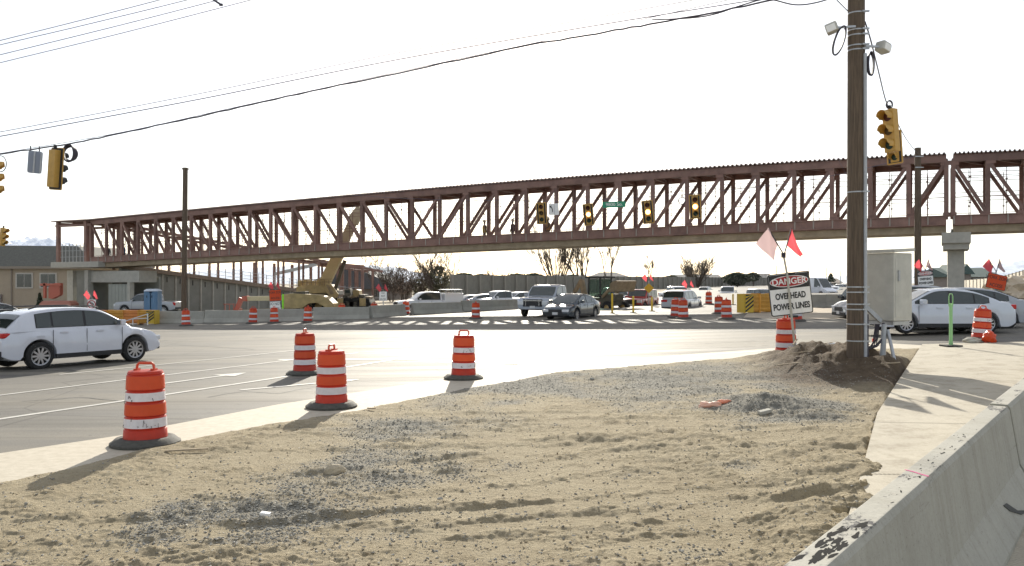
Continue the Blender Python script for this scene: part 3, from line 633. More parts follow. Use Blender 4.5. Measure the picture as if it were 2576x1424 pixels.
# ================================================================== NOISE WALL
z0 = 110; nwp = [Vector((-8.0+.53*(z-110), z, 0)) for z in np.arange(110, 352, 3.2)]
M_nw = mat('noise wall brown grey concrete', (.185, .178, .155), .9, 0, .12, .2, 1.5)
nw = thing('noise_wall', 'long brown grey panelled concrete noise wall receding behind the traffic', 'noise wall', (nwp[0].x, nwp[0].y, 0))
def nwt(Y): return 3.15+(Y-110)/240*1.0
for i, (a, c) in enumerate(zip(nwp[:-1], nwp[1:])):
    d = (c-a).normalized(); n = Vector((-d.y, d.x, 0)); zt = nwt(a.y)+(.0 if i % 5 else .06)
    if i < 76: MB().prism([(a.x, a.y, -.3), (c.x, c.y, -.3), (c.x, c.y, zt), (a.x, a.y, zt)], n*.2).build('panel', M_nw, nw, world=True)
    p = a-n*.1; MB().beam((p.x, p.y, -.3), (p.x, p.y, zt+.03), .34, .34, up=d).build('post', mat('wall post pale', (.24, .225, .195), .85), nw, world=True)
for x, nm in ((1125, 0),):
    pass
# right pale fence (precast panels, ribbed) rising to the right
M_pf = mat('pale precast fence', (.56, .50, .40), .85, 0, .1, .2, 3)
f0, f1 = P(2395, 712, 120), P(2700, 712, 52); pf = thing('precast_fence', 'pale beige ribbed precast fence rising at the right edge', 'fence', (f0.x, f0.y, g(f0.x, f0.y)))
ytop = np.interp; n = 34
def fp(t, y): 
    Zi = 1/((1-t)/f0.y+t/f1.y) ; x = 2395+t*305; return P(x, y, Zi)
for i in range(n):
    t, t2 = i/n, (i+1)/n; yt = [707, 703, 697, 680, 655, 632]; ya = np.interp(t, np.linspace(0, 1, 6), yt); yb_ = 742+14*t
    a, c = fp(t, ya), fp(t2, ya); a0, c0 = fp(t, yb_), fp(t2, yb_); 
    mb = MB(); mb.prism([(a0.x, a0.y, 0), (c0.x, c0.y, 0), (c.x, c.y, a.z), (a.x, a.y, a.z)], (.1, .2, 0)); mb.build('panel', M_pf, pf, world=True)
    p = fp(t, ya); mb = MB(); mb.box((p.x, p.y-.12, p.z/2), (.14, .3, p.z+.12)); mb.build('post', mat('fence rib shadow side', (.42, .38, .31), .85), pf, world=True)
# dirt embankment and rocks in front of it
for k, (x, y, Z, s_, lab) in enumerate(((2505, 742, 60, .9, 'pale boulder heap at the foot of the beige fence, left end'), (2545, 736, 58, 1.1, 'largest pale boulder heap below the beige fence'), (2578, 742, 56, 1.2, 'pale boulder heap at the right edge below the beige fence'))):
    p = P(x, y, Z); bm = bmesh.new(); bmesh.ops.create_icosphere(bm, subdivisions=4, radius=1)
    for v in bm.verts:
        kk = 1+.6*fbm(np.array([v.co.x*2+k*3]), np.array([v.co.y*2+v.co.z*2]), 4)[0]; v.co = Vector((v.co.x*1.5, v.co.y, v.co.z*.9))*kk*s_
    me = bpy.data.meshes.new('boulder'); bm.to_mesh(me); bm.free(); me.materials.append(M_pf); o = bpy.data.objects.new('boulder', me); COL.objects.link(o); o.location = p; tag(o, lab, 'boulder', 'boulder heaps below the fence')
# ================================================================== VEHICLES
def interp(pts, x):
    return float(np.interp(x, [p[0] for p in pts], [p[1] for p in pts]))
def sm(pts, x, k=.09):    # slightly rounded interpolation
    return (interp(pts, x-k)+2*interp(pts, x)+interp(pts, x+k))/4
def wheel(par, x, y, r, wdt, rimm, spokes=10):
    sgn = 1 if y > 0 else -1
    w_ = MB(); h = wdt/2; w_.lathe([(r*.62, -h), (r*.9, -h), (r*.985, -h*.75), (r, -h*.4), (r, h*.4), (r*.985, h*.75), (r*.9, h), (r*.62, h)], 28, axis='y')
    o = w_.build('wheel', M_tyre, par, smooth=35); o.location = (x, y-sgn*h, r)
    m = MB(); f = sgn*h
    m.lathe([(r*.66, f*.98), (r*.6, f*.95), (r*.6, f*.2), (.01, f*.2)], 24, axis='y', mi=1); m.lathe([(r*.7, f*.9), (r*.68, f*1.03), (r*.6, f*.96)], 24, axis='y'); m.lathe([(r*.16, f*.9), (r*.14, f*1.0), (.005, f*1.0)], 12, axis='y')
    for k in range(spokes):
        a = 2*math.pi*k/spokes; R = Matrix.Rotation(a, 3, 'Y'); m.box(R @ Vector((r*.36, f*.86, 0)), (r*.54, h*.16, r*.13), R)
    m.build('rim', [rimm, M_dark], o)
def car(name, label, cat, S, col, loc, rz, group=None, rimm=None, seams=True, spokes=10):
    root = thing(name, label, cat, loc, rz, group); L_, W_ = S['L'], S['W']; r = S.get('r', .33); wr, wf = S['wr'], S['wf']; zc = S.get('zc', .22); top = S['top']; hl = L_/2
    wa = S.get('arch', r+.07); st = []
    xs = sorted(set([round(v, 3) for v in list(np.linspace(-hl, hl, 45))+[wx+wa*math.cos(t) for wx in (wr, wf) for t in np.linspace(0, math.pi, 13)]+[-hl+.03, hl-.03, -hl+.08, hl-.08]]))
    tw = S.get('tumble', .93); pr = S.get('plan', .12)
    for x in xs:
        u = abs(x)/hl; w_ = W_/2*(1-pr*u**7-.02*u**2); endz = .16*max(0, (u-.93)/.07)**2
        zl = zc+S.get('tuck', .12)*max(0, (u-.88)/.12)**1.5
        for wx in (wr, wf):
            if abs(x-wx) < wa: zl = max(zl, r*.95+math.sqrt(max(wa*wa-(x-wx)**2, 0)))
        zt = sm(top, x)-S.get('rnd', .06)*max(0, (u-.95)/.05)**2; zl = min(zl, zt-.09)
        zmid = zl+(zt-zl)*.45; st.append([(0, zl), (w_*.9, zl), (w_*.985, zl+.03), (w_, zmid), (w_*.985, zt-.14 if zt-.14 > zmid else zt-.05), (w_*tw, zt-.025), (w_*tw*.9, zt), (0, zt+S.get('crown', .03))])
    mb = MB(); vs = []; fs = []; k = len(st[0]); full = 2*k-2
    for x, s_ in zip(xs, st):
        ring = [(x, y, z) for y, z in s_]+[(x, -y, z) for y, z in s_[-2:0:-1]]; vs += ring
    for i in range(len(xs)-1):
        for j in range(full): fs.append((i*full+j, i*full+(j+1) % full, (i+1)*full+(j+1) % full, (i+1)*full+j))
    fs.append(tuple(range(full))); fs.append(tuple((len(xs)-1)*full+j for j in range(full))[::-1])
    mb.add(vs, fs); P_ = paint(*col); mb.build('body', P_, root, smooth=38)
    MB().box(((wr+wf)/2, 0, zc+.05), (wf-wr+1.0, W_*.8, .12)).build('underbody', M_trim, root)
    # greenhouse : roof line sampled along the car, sides ruled from belt to roof
    rf = S['rf']; zr = max(p[1] for p in rf); zb = S['belt']; wb, wt = W_/2*S.get('gwb', .9), W_/2*S.get('gwt', .74); br, bf = rf[0][0], rf[-1][0]
    def R_(x):
        for i in range(len(rf)-1):
            if x <= rf[i+1][0] or i == len(rf)-2:
                p0, p1, p2_, p3_ = rf[max(i-1, 0)], rf[i], rf[i+1], rf[min(i+2, len(rf)-1)]; t = (x-p1[0])/(p2_[0]-p1[0]); d_ = p2_[0]-p1[0]
                m0 = (p2_[1]-p0[1])/(p2_[0]-p0[0])*d_; m1 = (p3_[1]-p1[1])/(p3_[0]-p1[0])*d_
                if S.get('hard'): m0 = m1 = p2_[1]-p1[1]
                return (2*t**3-3*t*t+1)*p1[1]+(t**3-2*t*t+t)*m0+(-2*t**3+3*t*t)*p2_[1]+(t**3-t*t)*m1
    def base(x): return interp(top, x)-.03
    def hw(x, v):      # half width of the glasshouse at height fraction v of full belt-to-roof height
        e_ = min(1, (x-br)/.3+.0, (bf-x)/.5); return (wb+(wt-wb)*v)*(1-.14*(1-max(e_, 0))**2)
    def side(x, v, off=0):   # v: fraction between the base and the local roof edge
        b0_ = base(x); top_ = R_(x)-.055; z = b0_+(top_-b0_)*v; f = (z-zb)/(zr-zb); return Vector((x, hw(x, f)+off, z))
    gxs = sorted(set([round(v, 3) for v in np.linspace(br, bf, 40)]+[round(p[0], 3) for p in rf])); vs = []; fs = []
    for x in gxs:
        lo = side(x, 0); hi = side(x, 1); r_ = R_(x); w1 = hi.y; ring = [(x, lo.y, lo.z), (x, hi.y, max(hi.z, lo.z+.001)), (x, w1*.93, max(r_-.015, lo.z+.002)), (x, w1*.75, max(r_, lo.z+.003)), (x, 0, max(r_+.012, lo.z+.004))]
        vs += ring+[(a, -b_, c_) for a, b_, c_ in ring[-2::-1]]
    for i in range(len(gxs)-1):
        for j in range(8): fs.append((i*9+j, i*9+j+1, (i+1)*9+j+1, (i+1)*9+j))
    fs += [tuple(range(9)), tuple((len(gxs)-1)*9+j for j in range(9))[::-1]]; MB().add(vs, fs).build('roof', P_, root, smooth=42)
    def sheet(rows, name, m=M_glass):
        n_ = len(rows[0]); vs = [p for r_ in rows for p in r_]; fs = [(i*n_+j, i*n_+j+1, (i+1)*n_+j+1, (i+1)*n_+j) for i in range(len(rows)-1) for j in range(n_-1)]; o = MB().add(vs, fs).build(name, m, root, smooth=40)
        return o
    for sg in (1, -1):
        rows = []
        for x in np.linspace(S['win'][0][0]-.03, S['win'][-1][1]+.03, 24):
            za = max(side(x, 0).z, zb); v0 = (za-base(x))/max(R_(x)-.055-base(x), .01)
            if v0 < .93: rows.append([Vector((q.x, q.y*sg, q.z)) for q in (side(x, v0, .004), side(x, (v0+.96)/2, .004), side(x, .96, .004))])
        sheet(rows, 'window_trim', M_trim)
        for x0_, x1_ in S['win']:
            rows = []
            for x in np.linspace(x0_, x1_, 12):
                a, b_ = side(x, .0, .008), side(x, .93, .008)
                za = max(a.z, zb+.015); v0 = (za-base(x))/max(R_(x)-.055-base(x), .01)
                if v0 < .9: rows.append([Vector((q.x, q.y*sg, q.z)) for q in (side(x, v0, .008), side(x, (v0+.93)/2, .008), side(x, .93, .008))])
            if len(rows) > 1: sheet(rows, 'side_window')
        wr_ = None
        # side mirror
        mx = bf-.5; mm = MB(); mm.box((mx, sg*(wb+.16), zb+.07), (.14, .24, .16)); mo = mm.build('mirror', P_, root, bevel=.03)
        MB().box((mx-.08, sg*(wb+.16), zb+.07), (.02, .19, .12)).build('mirror_glass', M_chrome, mo)
        for hx in S.get('handles', ()): MB().box((hx, sg*(W_/2*.995), zb-.13), (.2, .03, .035)).build('door_handle', P_, root)
        if seams:
            for sx_ in S.get('seams', ()): MB().box((sx_, sg*(W_/2*.992), (zb+zc)/2+.05), (.012, .012, (zb-zc)*.74)).build('door_seam', M_trim, root)
        MB().box(((wr+wf)/2, sg*W_/2*.965, zc+.07), (wf-wr-2*wa+.05, .05, .12)).build('sill_trim', M_trim, root)
        wheel(root, wr, sg*(W_/2-.015), r, .22, rimm or M_rim, spokes); wheel(root, wf, sg*(W_/2-.015), r, .22, rimm or M_rim, spokes)
        zh = interp(top, hl-.1)-S.get('hld', .12); MB().box((hl-.08, sg*(W_/2*(1-pr)-.2), zh), (.2, .38, S.get('hlh', .14))).build('headlight', M_head, root, bevel=.03)
        zt = interp(top, -hl+.1)-S.get('tld', .14); MB().box((-hl+.10, sg*(W_/2*(1-pr)*.99-S.get('tlw', .34)/2), zt), (.24, S.get('tlw', .34), S.get('tlh', .14))).build('taillight', M_tail, root, bevel=.03)
    def slope(x0_, x1_, name):
        rows = []
        for x in np.linspace(x0_, x1_, 9):
            w_ = side(x, 1).y*.9; dx = R_(x+.01)-R_(x-.01); n_ = Vector((-dx, 0, .02)).normalized()*.01
            rows.append([Vector((x, w_*k, R_(x)+(.012*(1-abs(k)) if abs(k) < .8 else 0)))+n_ for k in (-1, -.8, -.4, 0, .4, .8, 1)])
        sheet(rows, name)
    slope(S['ws'][0], bf-.06, 'windshield'); slope(br+.04, S['rw'], 'rear_window')
    zg = S.get('gz', .5); MB().box((hl-.01, 0, zg), (.05, W_*S.get('gw', .5), S.get('ghh', .2))).build('grille', M_trim, root, bevel=.01)
    MB().box((hl-.02, 0, zc+.14), (.1, W_*.8, .16)).build('bumper', M_trim if S.get('dark_bump', 1) else P_, root, bevel=.02)
    MB().box((-hl+.02, 0, zc+.17), (.1, W_*.82, .2)).build('bumper', M_trim, root, bevel=.02)
    MB().box((-hl-.005, 0, S.get('pz', .75)), (.03, .32, .15)).build('licence_plate', M_plate, root); MB().box((hl+.035, 0, zc+.2), (.02, .32, .14)).build('licence_plate', M_plate, root)
    return root
SEDAN = dict(L=4.66, W=1.78, r=.325, wr=-1.36, wf=1.3, zc=.2, top=[(-2.33, .84), (-2.25, .98), (-2.0, 1.04), (-1.7, 1.04), (-1.2, .97), (1.0, .93), (1.6, .86), (2.1, .74), (2.33, .58)], belt=.96,
    rf=[(-1.95, 1.02), (-1.5, 1.2), (-1.05, 1.36), (-.5, 1.44), (0, 1.455), (.35, 1.41), (.8, 1.2), (1.3, .92)], ws=(.42,), rw=-1.1, win=[(-1.42, -.98), (-.93, -.2), (-.12, .95)], handles=(-.75, .22), seams=(-1.05, -.16, .9), gz=.52, hld=.1, tlh=.15, tld=.12, tlw=.42, pz=.72)
SUV = dict(L=4.45, W=1.82, r=.36, wr=-1.32, wf=1.36, zc=.26, top=[(-2.22, .9), (-2.15, 1.02), (-1.2, 1.05), (1.0, 1.02), (1.5, .98), (2.0, .86), (2.22, .68)], belt=1.085,
    rf=[(-2.12, 1.06), (-1.92, 1.27), (-1.68, 1.45), (-1.2, 1.55), (-.5, 1.6), (.1, 1.58), (.45, 1.51), (.9, 1.28), (1.38, 1.0)], ws=(.5,), rw=-1.72, win=[(-1.38, -1.0), (-.95, -.12), (-.05, 1.05)], handles=(-.7, .3), seams=(-1.0, -.08, .95), gz=.58, hld=.1, tlh=.13, tld=.1, tlw=.5, pz=.8)
BIGSUV = dict(L=4.9, W=1.94, r=.38, wr=-1.45, wf=1.5, zc=.3, top=[(-2.45, 1.0), (-2.38, 1.14), (1.15, 1.12), (1.7, 1.08), (2.2, .98), (2.45, .78)], belt=1.13,
    rf=[(-2.38, 1.14), (-2.2, 1.5), (-2.08, 1.66), (-1.6, 1.74), (-.4, 1.77), (.3, 1.74), (.6, 1.66), (1.05, 1.38), (1.45, 1.1)], ws=(.62,), rw=-2.1, win=[(-2.0, -1.25), (-1.18, -.2), (-.1, 1.12)], handles=(-.7, .3), seams=(-1.2, -.15, 1.0), gz=.66, hld=.12, tlh=.16, tld=.14, tlw=.45, pz=.85)
PICK = dict(L=5.8, W=2.02, r=.42, wr=-1.85, wf=1.85, zc=.42, top=[(-2.9, 1.2), (-.9, 1.22), (1.2, 1.22), (1.5, 1.24), (2.55, 1.17), (2.8, 1.1), (2.9, .98)], belt=1.24, tumble=.97, plan=.06, gwb=.93, gwt=.8,
    rf=[(-1.0, 1.22), (-.93, 1.6), (-.84, 1.86), (-.5, 1.92), (.2, 1.94), (.6, 1.9), (.85, 1.8), (1.2, 1.5), (1.55, 1.22)], ws=(.84,), rw=-.88, win=[(-.78, -.08), (.02, 1.2)], handles=(-.5, .5), seams=(-1.0, 0, 1.15), gz=.86, ghh=.44, gw=.6, hld=.24, hlh=.24, tlh=.3, tld=.2, tlw=.16, dark_bump=0, pz=.6)
JEEP = dict(L=4.3, W=1.85, r=.42, wr=-1.2, wf=1.35, zc=.42, top=[(-2.1, 1.18), (.7, 1.18), (2.0, 1.1), (2.15, 1.0)], belt=1.18, tumble=.97, plan=.04, gwb=.95, gwt=.88, hard=1,
    rf=[(-2.08, 1.18), (-2.04, 1.78), (-1.9, 1.84), (.4, 1.84), (.5, 1.8), (.85, 1.17)], ws=(.52,), rw=-2.045, win=[(-1.95, -1.2), (-1.12, -.35), (-.27, .6)], handles=(-.4, .3), seams=(-.7, .1, .8), gz=.85, ghh=.36, gw=.5, hld=.16, hlh=.2, tlw=.12, tlh=.24)
VAN = dict(L=5.6, W=2.0, r=.36, wr=-1.7, wf=1.8, zc=.3, top=[(-2.8, 1.3), (1.6, 1.3), (2.3, 1.1), (2.8, .8)], belt=1.3, tumble=.98, plan=.05, gwb=.96, gwt=.86, rf=[(-2.78, 1.3), (-2.74, 2.35), (-2.5, 2.48), (.9, 2.5), (1.2, 2.4), (2.1, 1.15)], hard=1, ws=(1.25,), rw=-2.75, win=[(.8, 1.7)], seams=(.6,), gz=.6)
WHITE = ('white', (.72, .74, .78)); SILV = ('silver', (.34, .36, .39), .3); DARK = ('dark blue grey', (.04, .055, .07)); GREY = ('light grey', (.34, .37, .42)); REDP = ('deep red', (.32, .03, .03)); BLK = ('black', (.015, .016, .018))
def carpos(x, y, slack=0): p = gp(x, y); return (p.x, p.y, p.z+slack)
def at_s(x, y, s_):   # pixel column x, wheel-contact pixel row y, scale s_ px per metre -> location on that ray
    Z = F/s_; q = P(x, y, Z); return (q.x, q.y, q.z)
def bed(root, m):     # flat dark sheet stands for the shade inside an open cargo bed
    MB().box((-1.92, 0, 1.225), (1.75, 1.62, .02)).build('bed', M_dark, root)
# near left suv, heading away to the right
a1, a2 = at_s(146, 925, 95), at_s(342, 907, 87.5); ang = math.atan2(a2[1]-a1[1], a2[0]-a1[0])
pw = Vector(((a1[0]+a2[0])/2, (a1[1]+a2[1])/2, 0)); fwd = Vector((math.cos(ang), math.sin(ang), 0)); lat = Vector((-math.sin(ang), math.cos(ang), 0))
c0 = pw+lat*.9-fwd*.25; suv = car('suv', 'white compact suv with roof rails driving past at the left edge in the near lane', 'car', SUV, ('pearl white', (.60, .62, .68)), (c0.x, c0.y, g(c0.x, c0.y)), ang, spokes=10)
for sg in (1, -1): mb = MB(); mb.tube([(-1.5, sg*.62, 1.58), (-1.3, sg*.62, 1.63), (.2, sg*.62, 1.63), (.4, sg*.62, 1.57)], .018); mb.build('roof_rail', M_trim, suv)
mb = MB(); mb.box((-2.02, 0, 1.56), (.3, 1.2, .04)); mb.build('spoiler', M_trim, suv)
p = at_s(0, 880, 74); car('hatchback', 'black car mostly hidden behind the white suv at the left edge', 'car', BIGSUV, BLK, (p[0]-.6, p[1], g(p[0], p[1])), ang)
# white sedan at right heading left
Zs = F/77; pj = Vector(((2392-XC)/77-.35, Zs+.5, 0)); jet = car('sedan', 'white four door sedan with multi spoke wheels driving left past the control cabinet', 'car', SEDAN, ('cool white', (.58, .62, .68)), (pj.x, pj.y, CH-(838-YC)/77), math.radians(181), spokes=10)
car('sedan', 'grey sedan partly hidden behind the white sedan at the right edge', 'car', SEDAN, SILV, (pj.x+2.0, pj.y+2.3, CH-(838-YC)/77+.02), math.radians(181))
car('suv', 'silver suv hidden behind the wooden pole and the control cabinet', 'car', dict(BIGSUV), ('light silver', (.42, .44, .46)), at_s(2242, 813, 54), math.radians(180))
# centre traffic
p = at_s(1342, 801, 41.5); t = car('pickup_truck', 'large light grey pickup facing the camera under the middle of the bridge', 'pickup', dict(PICK, W=2.05), GREY, (p[0]+1.0, p[1]+1.5, p[2]+.1), math.radians(-112)); bed(t, M_dark)
for sg in (-1, 1): MB().box((2.93, sg*.42, .88), (.03, .03, .4)).build('grille_bar', M_chrome, t)
MB().box((2.93, 0, 1.0), (.04, 1.2, .05)).build('grille_bar', M_chrome, t)
car('sedan', 'low dark blue grey sedan turning in front of the light grey pickup', 'car', SEDAN, DARK, at_s(1440, 803, 44), math.radians(-118))
p = at_s(1560, 782, 30); t = car('pickup_truck', 'white pickup half hidden behind the red off road vehicle', 'pickup', PICK, WHITE, (p[0], p[1]+4, p[2]), math.radians(-80)); bed(t, M_dark)
car('off_road_vehicle', 'boxy deep red off road vehicle with white roof facing the camera', 'car', JEEP, REDP, at_s(1610, 785, 31), math.radians(-118))
car('suv', 'silver suv with dark rear window driving away in the right centre', 'car', BIGSUV, ('light silver', (.42, .44, .46)), at_s(1716, 790, 34.5), math.radians(63))
p = at_s(1702, 765, 22); t = car('pickup_truck', 'white pickup showing above the silver suv roof', 'pickup', PICK, WHITE, (p[0], p[1], p[2]+.1), math.radians(-75)); bed(t, M_dark)
t = car('pickup_truck', 'silver pickup facing the camera left of the striped crash cushion', 'pickup', PICK, SILV, at_s(1832, 756, 18.5), math.radians(-110)); bed(t, M_dark)
far = [('suv', 'small silver suv far off to the left of the silver pickup', BIGSUV, SILV, 1776, 746, 14, 65), ('van', 'white van beyond the tall left edge of the danger sign', VAN, WHITE, 2012, 745, 17, -70), ('box_truck', 'white box van right of the danger sign', VAN, WHITE, 2048, 748, 20, -60),
  ('sedan', 'white sedan behind the silver pickup in the far lane', SEDAN, WHITE, 1872, 752, 15, -70), ('suv', 'dark suv behind the striped crash cushion', BIGSUV, BLK, 1915, 762, 20, -75),
  ('pickup_truck', 'dark pickup farthest down the road right of the danger sign', PICK, GREY, 2078, 732, 11, -80), ('suv', 'grey suv far down the road left of the wooden pole', BIGSUV, SILV, 2122, 734, 11, -80), ('sedan', 'white sedan far down the road left of the wooden pole', SEDAN, WHITE, 2100, 744, 16, 60)]
for nm, lab, S_, c_, x, y, s_, a_ in far: car(nm, lab, 'truck' if 'truck' in nm else ('van' if nm == 'van' else 'car'), S_, c_, at_s(x, y, s_), math.radians(a_), seams=False, spokes=5)
# vehicles behind the concrete barrier, left centre
t = car('service_truck', 'white service pickup with tool body glinting behind the barrier', 'pickup', PICK, WHITE, at_s(1078, 790, 29), math.radians(-158)); MB().box((-2.0, 0, 1.45), (1.7, 2.0, .75)).build('tool_body', paint(*WHITE), t, bevel=.03); MB().box((-2.0, 0, 2.1), (1.6, 1.9, .06)).build('ladder_rack', M_galv, t)
for sx_ in (-2.7, -1.3):
    for sy in (-.9, .9): MB().box((sx_, sy, 1.95), (.05, .05, .35)).build('rack_post', M_galv, t)
car('sedan', 'silver sedan behind the barrier left of the middle barrel', 'car', SEDAN, SILV, at_s(1182, 778, 25), math.radians(-150))
car('sedan', 'dark sedan behind the barrier right of the middle barrel', 'car', SEDAN, GREY, at_s(1222, 776, 25), math.radians(30))
t = car('pickup_truck', 'white pickup behind the barrier left of the light grey pickup', 'pickup', PICK, WHITE, at_s(1258, 780, 25), math.radians(-145)); bed(t, M_dark)
car('suv', 'white suv partly hidden behind the light grey pickup hood', 'car', BIGSUV, WHITE, at_s(1303, 775, 23), math.radians(-140), seams=False)
p = at_s(378, 798, 27.5); t = car('pickup_truck', 'white pickup parked behind the blue portable toilets', 'pickup', PICK, ('dull white', (.40, .41, .43)), (p[0]-.3, p[1]+.5, g(p[0], p[1])), math.radians(175)); bed(t, M_dark)
# ================================================================== BACKHOE
def big_wheel(par, x, y, r, wdt, hub=M_cryel):
    h = wdt/2; mb = MB(); mb.lathe([(r*.5, -h), (r*.92, -h), (r, -h*.6), (r, h*.6), (r*.92, h), (r*.5, h)], 26, axis='y')
    for k in range(18): a = k*math.pi/9; R = Matrix.Rotation(a, 3, 'Y'); mb.box(R @ Vector((r, 0, 0)), (.05, wdt, r*.12), R)
    o = mb.build('wheel', M_tyre, par, smooth=30); o.location = (x, y, r); m = MB(); m.lathe([(r*.52, h*.9), (r*.4, h*.6), (r*.1, h*.7), (.01, h*.7)], 18, axis='y'); m.lathe([(r*.52, -h*.9), (r*.4, -h*.6), (r*.1, -h*.7), (.01, -h*.7)], 18, axis='y'); m.build('rim', hub, o); return o
M_tanm = mat('dusty tan machine steel', (.27, .2, .12), .7, 0, .3, 0, 3)
M_olive = mat('dusty dark machine body', (.10, .09, .065), .7, 0, .3, 0, 3)
CABG = bpy.data.materials.new('clear cab glass'); CABG.use_nodes = True; t_ = CABG.node_tree; mx_ = t_.nodes.new('ShaderNodeMixShader'); tb_ = t_.nodes.new('ShaderNodeBsdfTransparent'); tb_.inputs[0].default_value = (.78, .9, .85, 1); gb_ = t_.nodes['Principled BSDF']; gb_.inputs['Base Color'].default_value = (.1, .13, .12, 1); gb_.inputs['Roughness'].default_value = .08
mx_.inputs[0].default_value = .7; t_.links.new(gb_.outputs[0], mx_.inputs[1]); t_.links.new(tb_.outputs[0], mx_.inputs[2]); t_.links.new(mx_.outputs[0], t_.nodes['Material Output'].inputs[0])
p = at_s(1512, 790, 33); bh = thing('backhoe_loader', 'dark backhoe loader with glazed cab between the dark sedan and red off road vehicle', 'backhoe', p, math.radians(-52))
MB().box((0, 0, .95), (3.4, 1.0, .6)).box((1.3, 0, 1.3), (1.3, .95, .5)).build('chassis', M_olive, bh, bevel=.04)
mb = MB(); 
for sx_, sy in ((-.75, -.62), (-.75, .62), (.55, -.62), (.55, .62)): mb.beam((sx_, sy, 1.2), (sx_*.92, sy*.95, 2.75), .09, .09, up=(1, 0, 0))
mb.box((-.1, 0, 2.8), (1.75, 1.45, .12)); mb.build('cab_frame', M_sigblk, bh)
mb = MB(); mb.box((-.1, .62, 2.0), (1.1, .02, 1.3)).box((-.1, -.62, 2.0), (1.1, .02, 1.3)).box((.5, 0, 2.0), (.02, 1.1, 1.3)).box((-.7, 0, 2.0), (.02, 1.1, 1.3)); mb.build('cab_glass', CABG, bh)
for sy in (-.85, .85): big_wheel(bh, -1.0, sy, .75, .42); big_wheel(bh, 1.6, sy, .5, .32)
mb = MB()
for sy in (-.55, .55): mb.beam((.7, sy, 1.3), (2.1, sy, 2.35), .12, .2)
mb.build('loader_arm', M_tanm, bh); MB().prism([(1.9, -1.0, 1.7), (2.5, -1.0, 1.75), (2.75, -1.0, 2.5), (2.6, -1.0, 2.55), (2.2, -1.0, 2.45), (1.95, -1.0, 2.3)], (0, 2.0, 0)).build('bucket', M_tanm, bh)
MB().beam((-1.7, 0, 1.0), (-2.2, 0, 2.6), .28, .36).beam((-2.2, 0, 2.6), (-3.0, 0, 1.6), .2, .25).build('backhoe_arm', M_tanm, bh)
MB().box((-3.0, 0, 1.3), (.5, .6, .6)).build('digging_bucket', M_olive, bh)
# ================================================================== BARRELS
def make_barrel():
    t = thing('traffic_barrel', '', 'traffic barrel'); R0_, R1_, Hh = .27, .222, .93
    def rr(z): return R0_+(R1_-R0_)*z/Hh
    prof = [(R0_*1.02, .02)]; zz = .05
    seg = [(.05, .2, 1), (.22, .36, 0), (.38, .54, 1), (.56, .69, 0), (.71, .9, 1)]
    for i, (a, b_, o_) in enumerate(seg):
        k = .008 if o_ else 0; prof += [(rr(a)-.014+k*0, a-.008), (rr(a)+k*.3, a+.006), (rr(b_)+k*.3, b_-.006), (rr(b_)-.010, b_+.004)]
    prof += [(R1_*.99, .915), (R1_*.93, .945), (.12, .955), (.001, .955)]
    MB().lathe(prof, 40).build('drum', M_orange, t, smooth=50)
    for a, b_, o_ in seg:
        if 1: n_ = 'reflective_band'; m = M_orange2 if o_ else M_wband; 
        if o_ and a < .1: continue
        MB().lathe([(rr(a+.012)+.004, a+.012), (rr(b_-.012)+.004, b_-.012)], 40).build('reflective_band', m, t, smooth=50)
    h = MB(); h.tube([(-.115, 0, .945), (-.105, 0, 1.02), (-.08, 0, 1.045), (.08, 0, 1.045), (.105, 0, 1.02), (.115, 0, .945)], .018, 8); h.box((-.11, 0, .96), (.05, .1, .03)); h.box((.11, 0, .96), (.05, .1, .03)); h.build('handle', mat('handle orange', (.6, .08, .03), .5), t, smooth=40)
    MB().lathe([(.24, .075), (.30, .095), (.36, .085), (.405, .045), (.43, .03), (.43, .002), (.2, .002)], 40).build('rubber_base', mat('dusty rubber', (.075, .073, .062), .85, 0, .25, .3, 12), t, smooth=40)
    return t
B0 = make_barrel(); used = [0]
def barrel(x, y, label, s_=None, rz=0, tilt=(0, 0), sc_=1.0, near=False):
    o = B0 if not used[0] else copy_tree(B0); used[0] = 1
    p = gp(x, y); 
    o.location = (p.x, p.y, p.z+.012 if near else p.z+.004); o.rotation_euler = (tilt[0], tilt[1], rz); o.scale = (sc_,)*3; tag(o, label, 'traffic barrel', 'orange and white traffic barrels'); return o
nb = [(366, 1118, 'nearest and largest orange barrel with scuffed white bands at the lower left', .1, (0, 0)), (767, 942, 'orange barrel in the lane just behind the second nearest barrel', 1.6, (0, 0)), (834, 1025, 'second nearest orange barrel standing on the dusty gutter', 1.35, (0, 0)), (1166, 953, 'orange barrel alone at the edge of the gravel below the bridge centre', .35, (0, .01)), (1977, 897, 'orange barrel directly behind the danger sign pole', .9, (0, 0))]
for x, y, lab, rz, ti in nb: b_ = barrel(x, y, lab, rz=rz, tilt=ti, near=True)
o = barrel(2468, 862, 'battered leaning orange barrel in front of the white sedan', rz=.3, tilt=(0, .08), sc_=.95); o.location.z += .05
fb = [(468, 820, 'leftmost far barrel, at the foot of the left wooden pole'), (636, 814, 'far barrel left of the do not enter sign'), (690, 813, 'far barrel under the orange road work sign by the crane'), (774, 811, 'far barrel in front of the yellow crane chassis'), (860, 803, 'far barrel in front of the crane front wheels'), (940, 799, 'far barrel right of the crane beside the small cone'), (1022, 792, 'barrel at the near end of the central barrier'), (1197, 802, 'barrel alone in the light area left of the light grey pickup'),
  (1699, 799, 'left barrel of the pair in front of the silver suv'), (1719, 802, 'right barrel of the pair in front of the silver suv'), (1809, 789, 'rear barrel of the pair left of the striped crash cushion'), (1828, 803, 'front barrel of the pair left of the striped crash cushion'), (1783, 766, 'smallest barrel, far down the right lanes'), (2003, 808, 'barrel mostly hidden below the danger sign')]
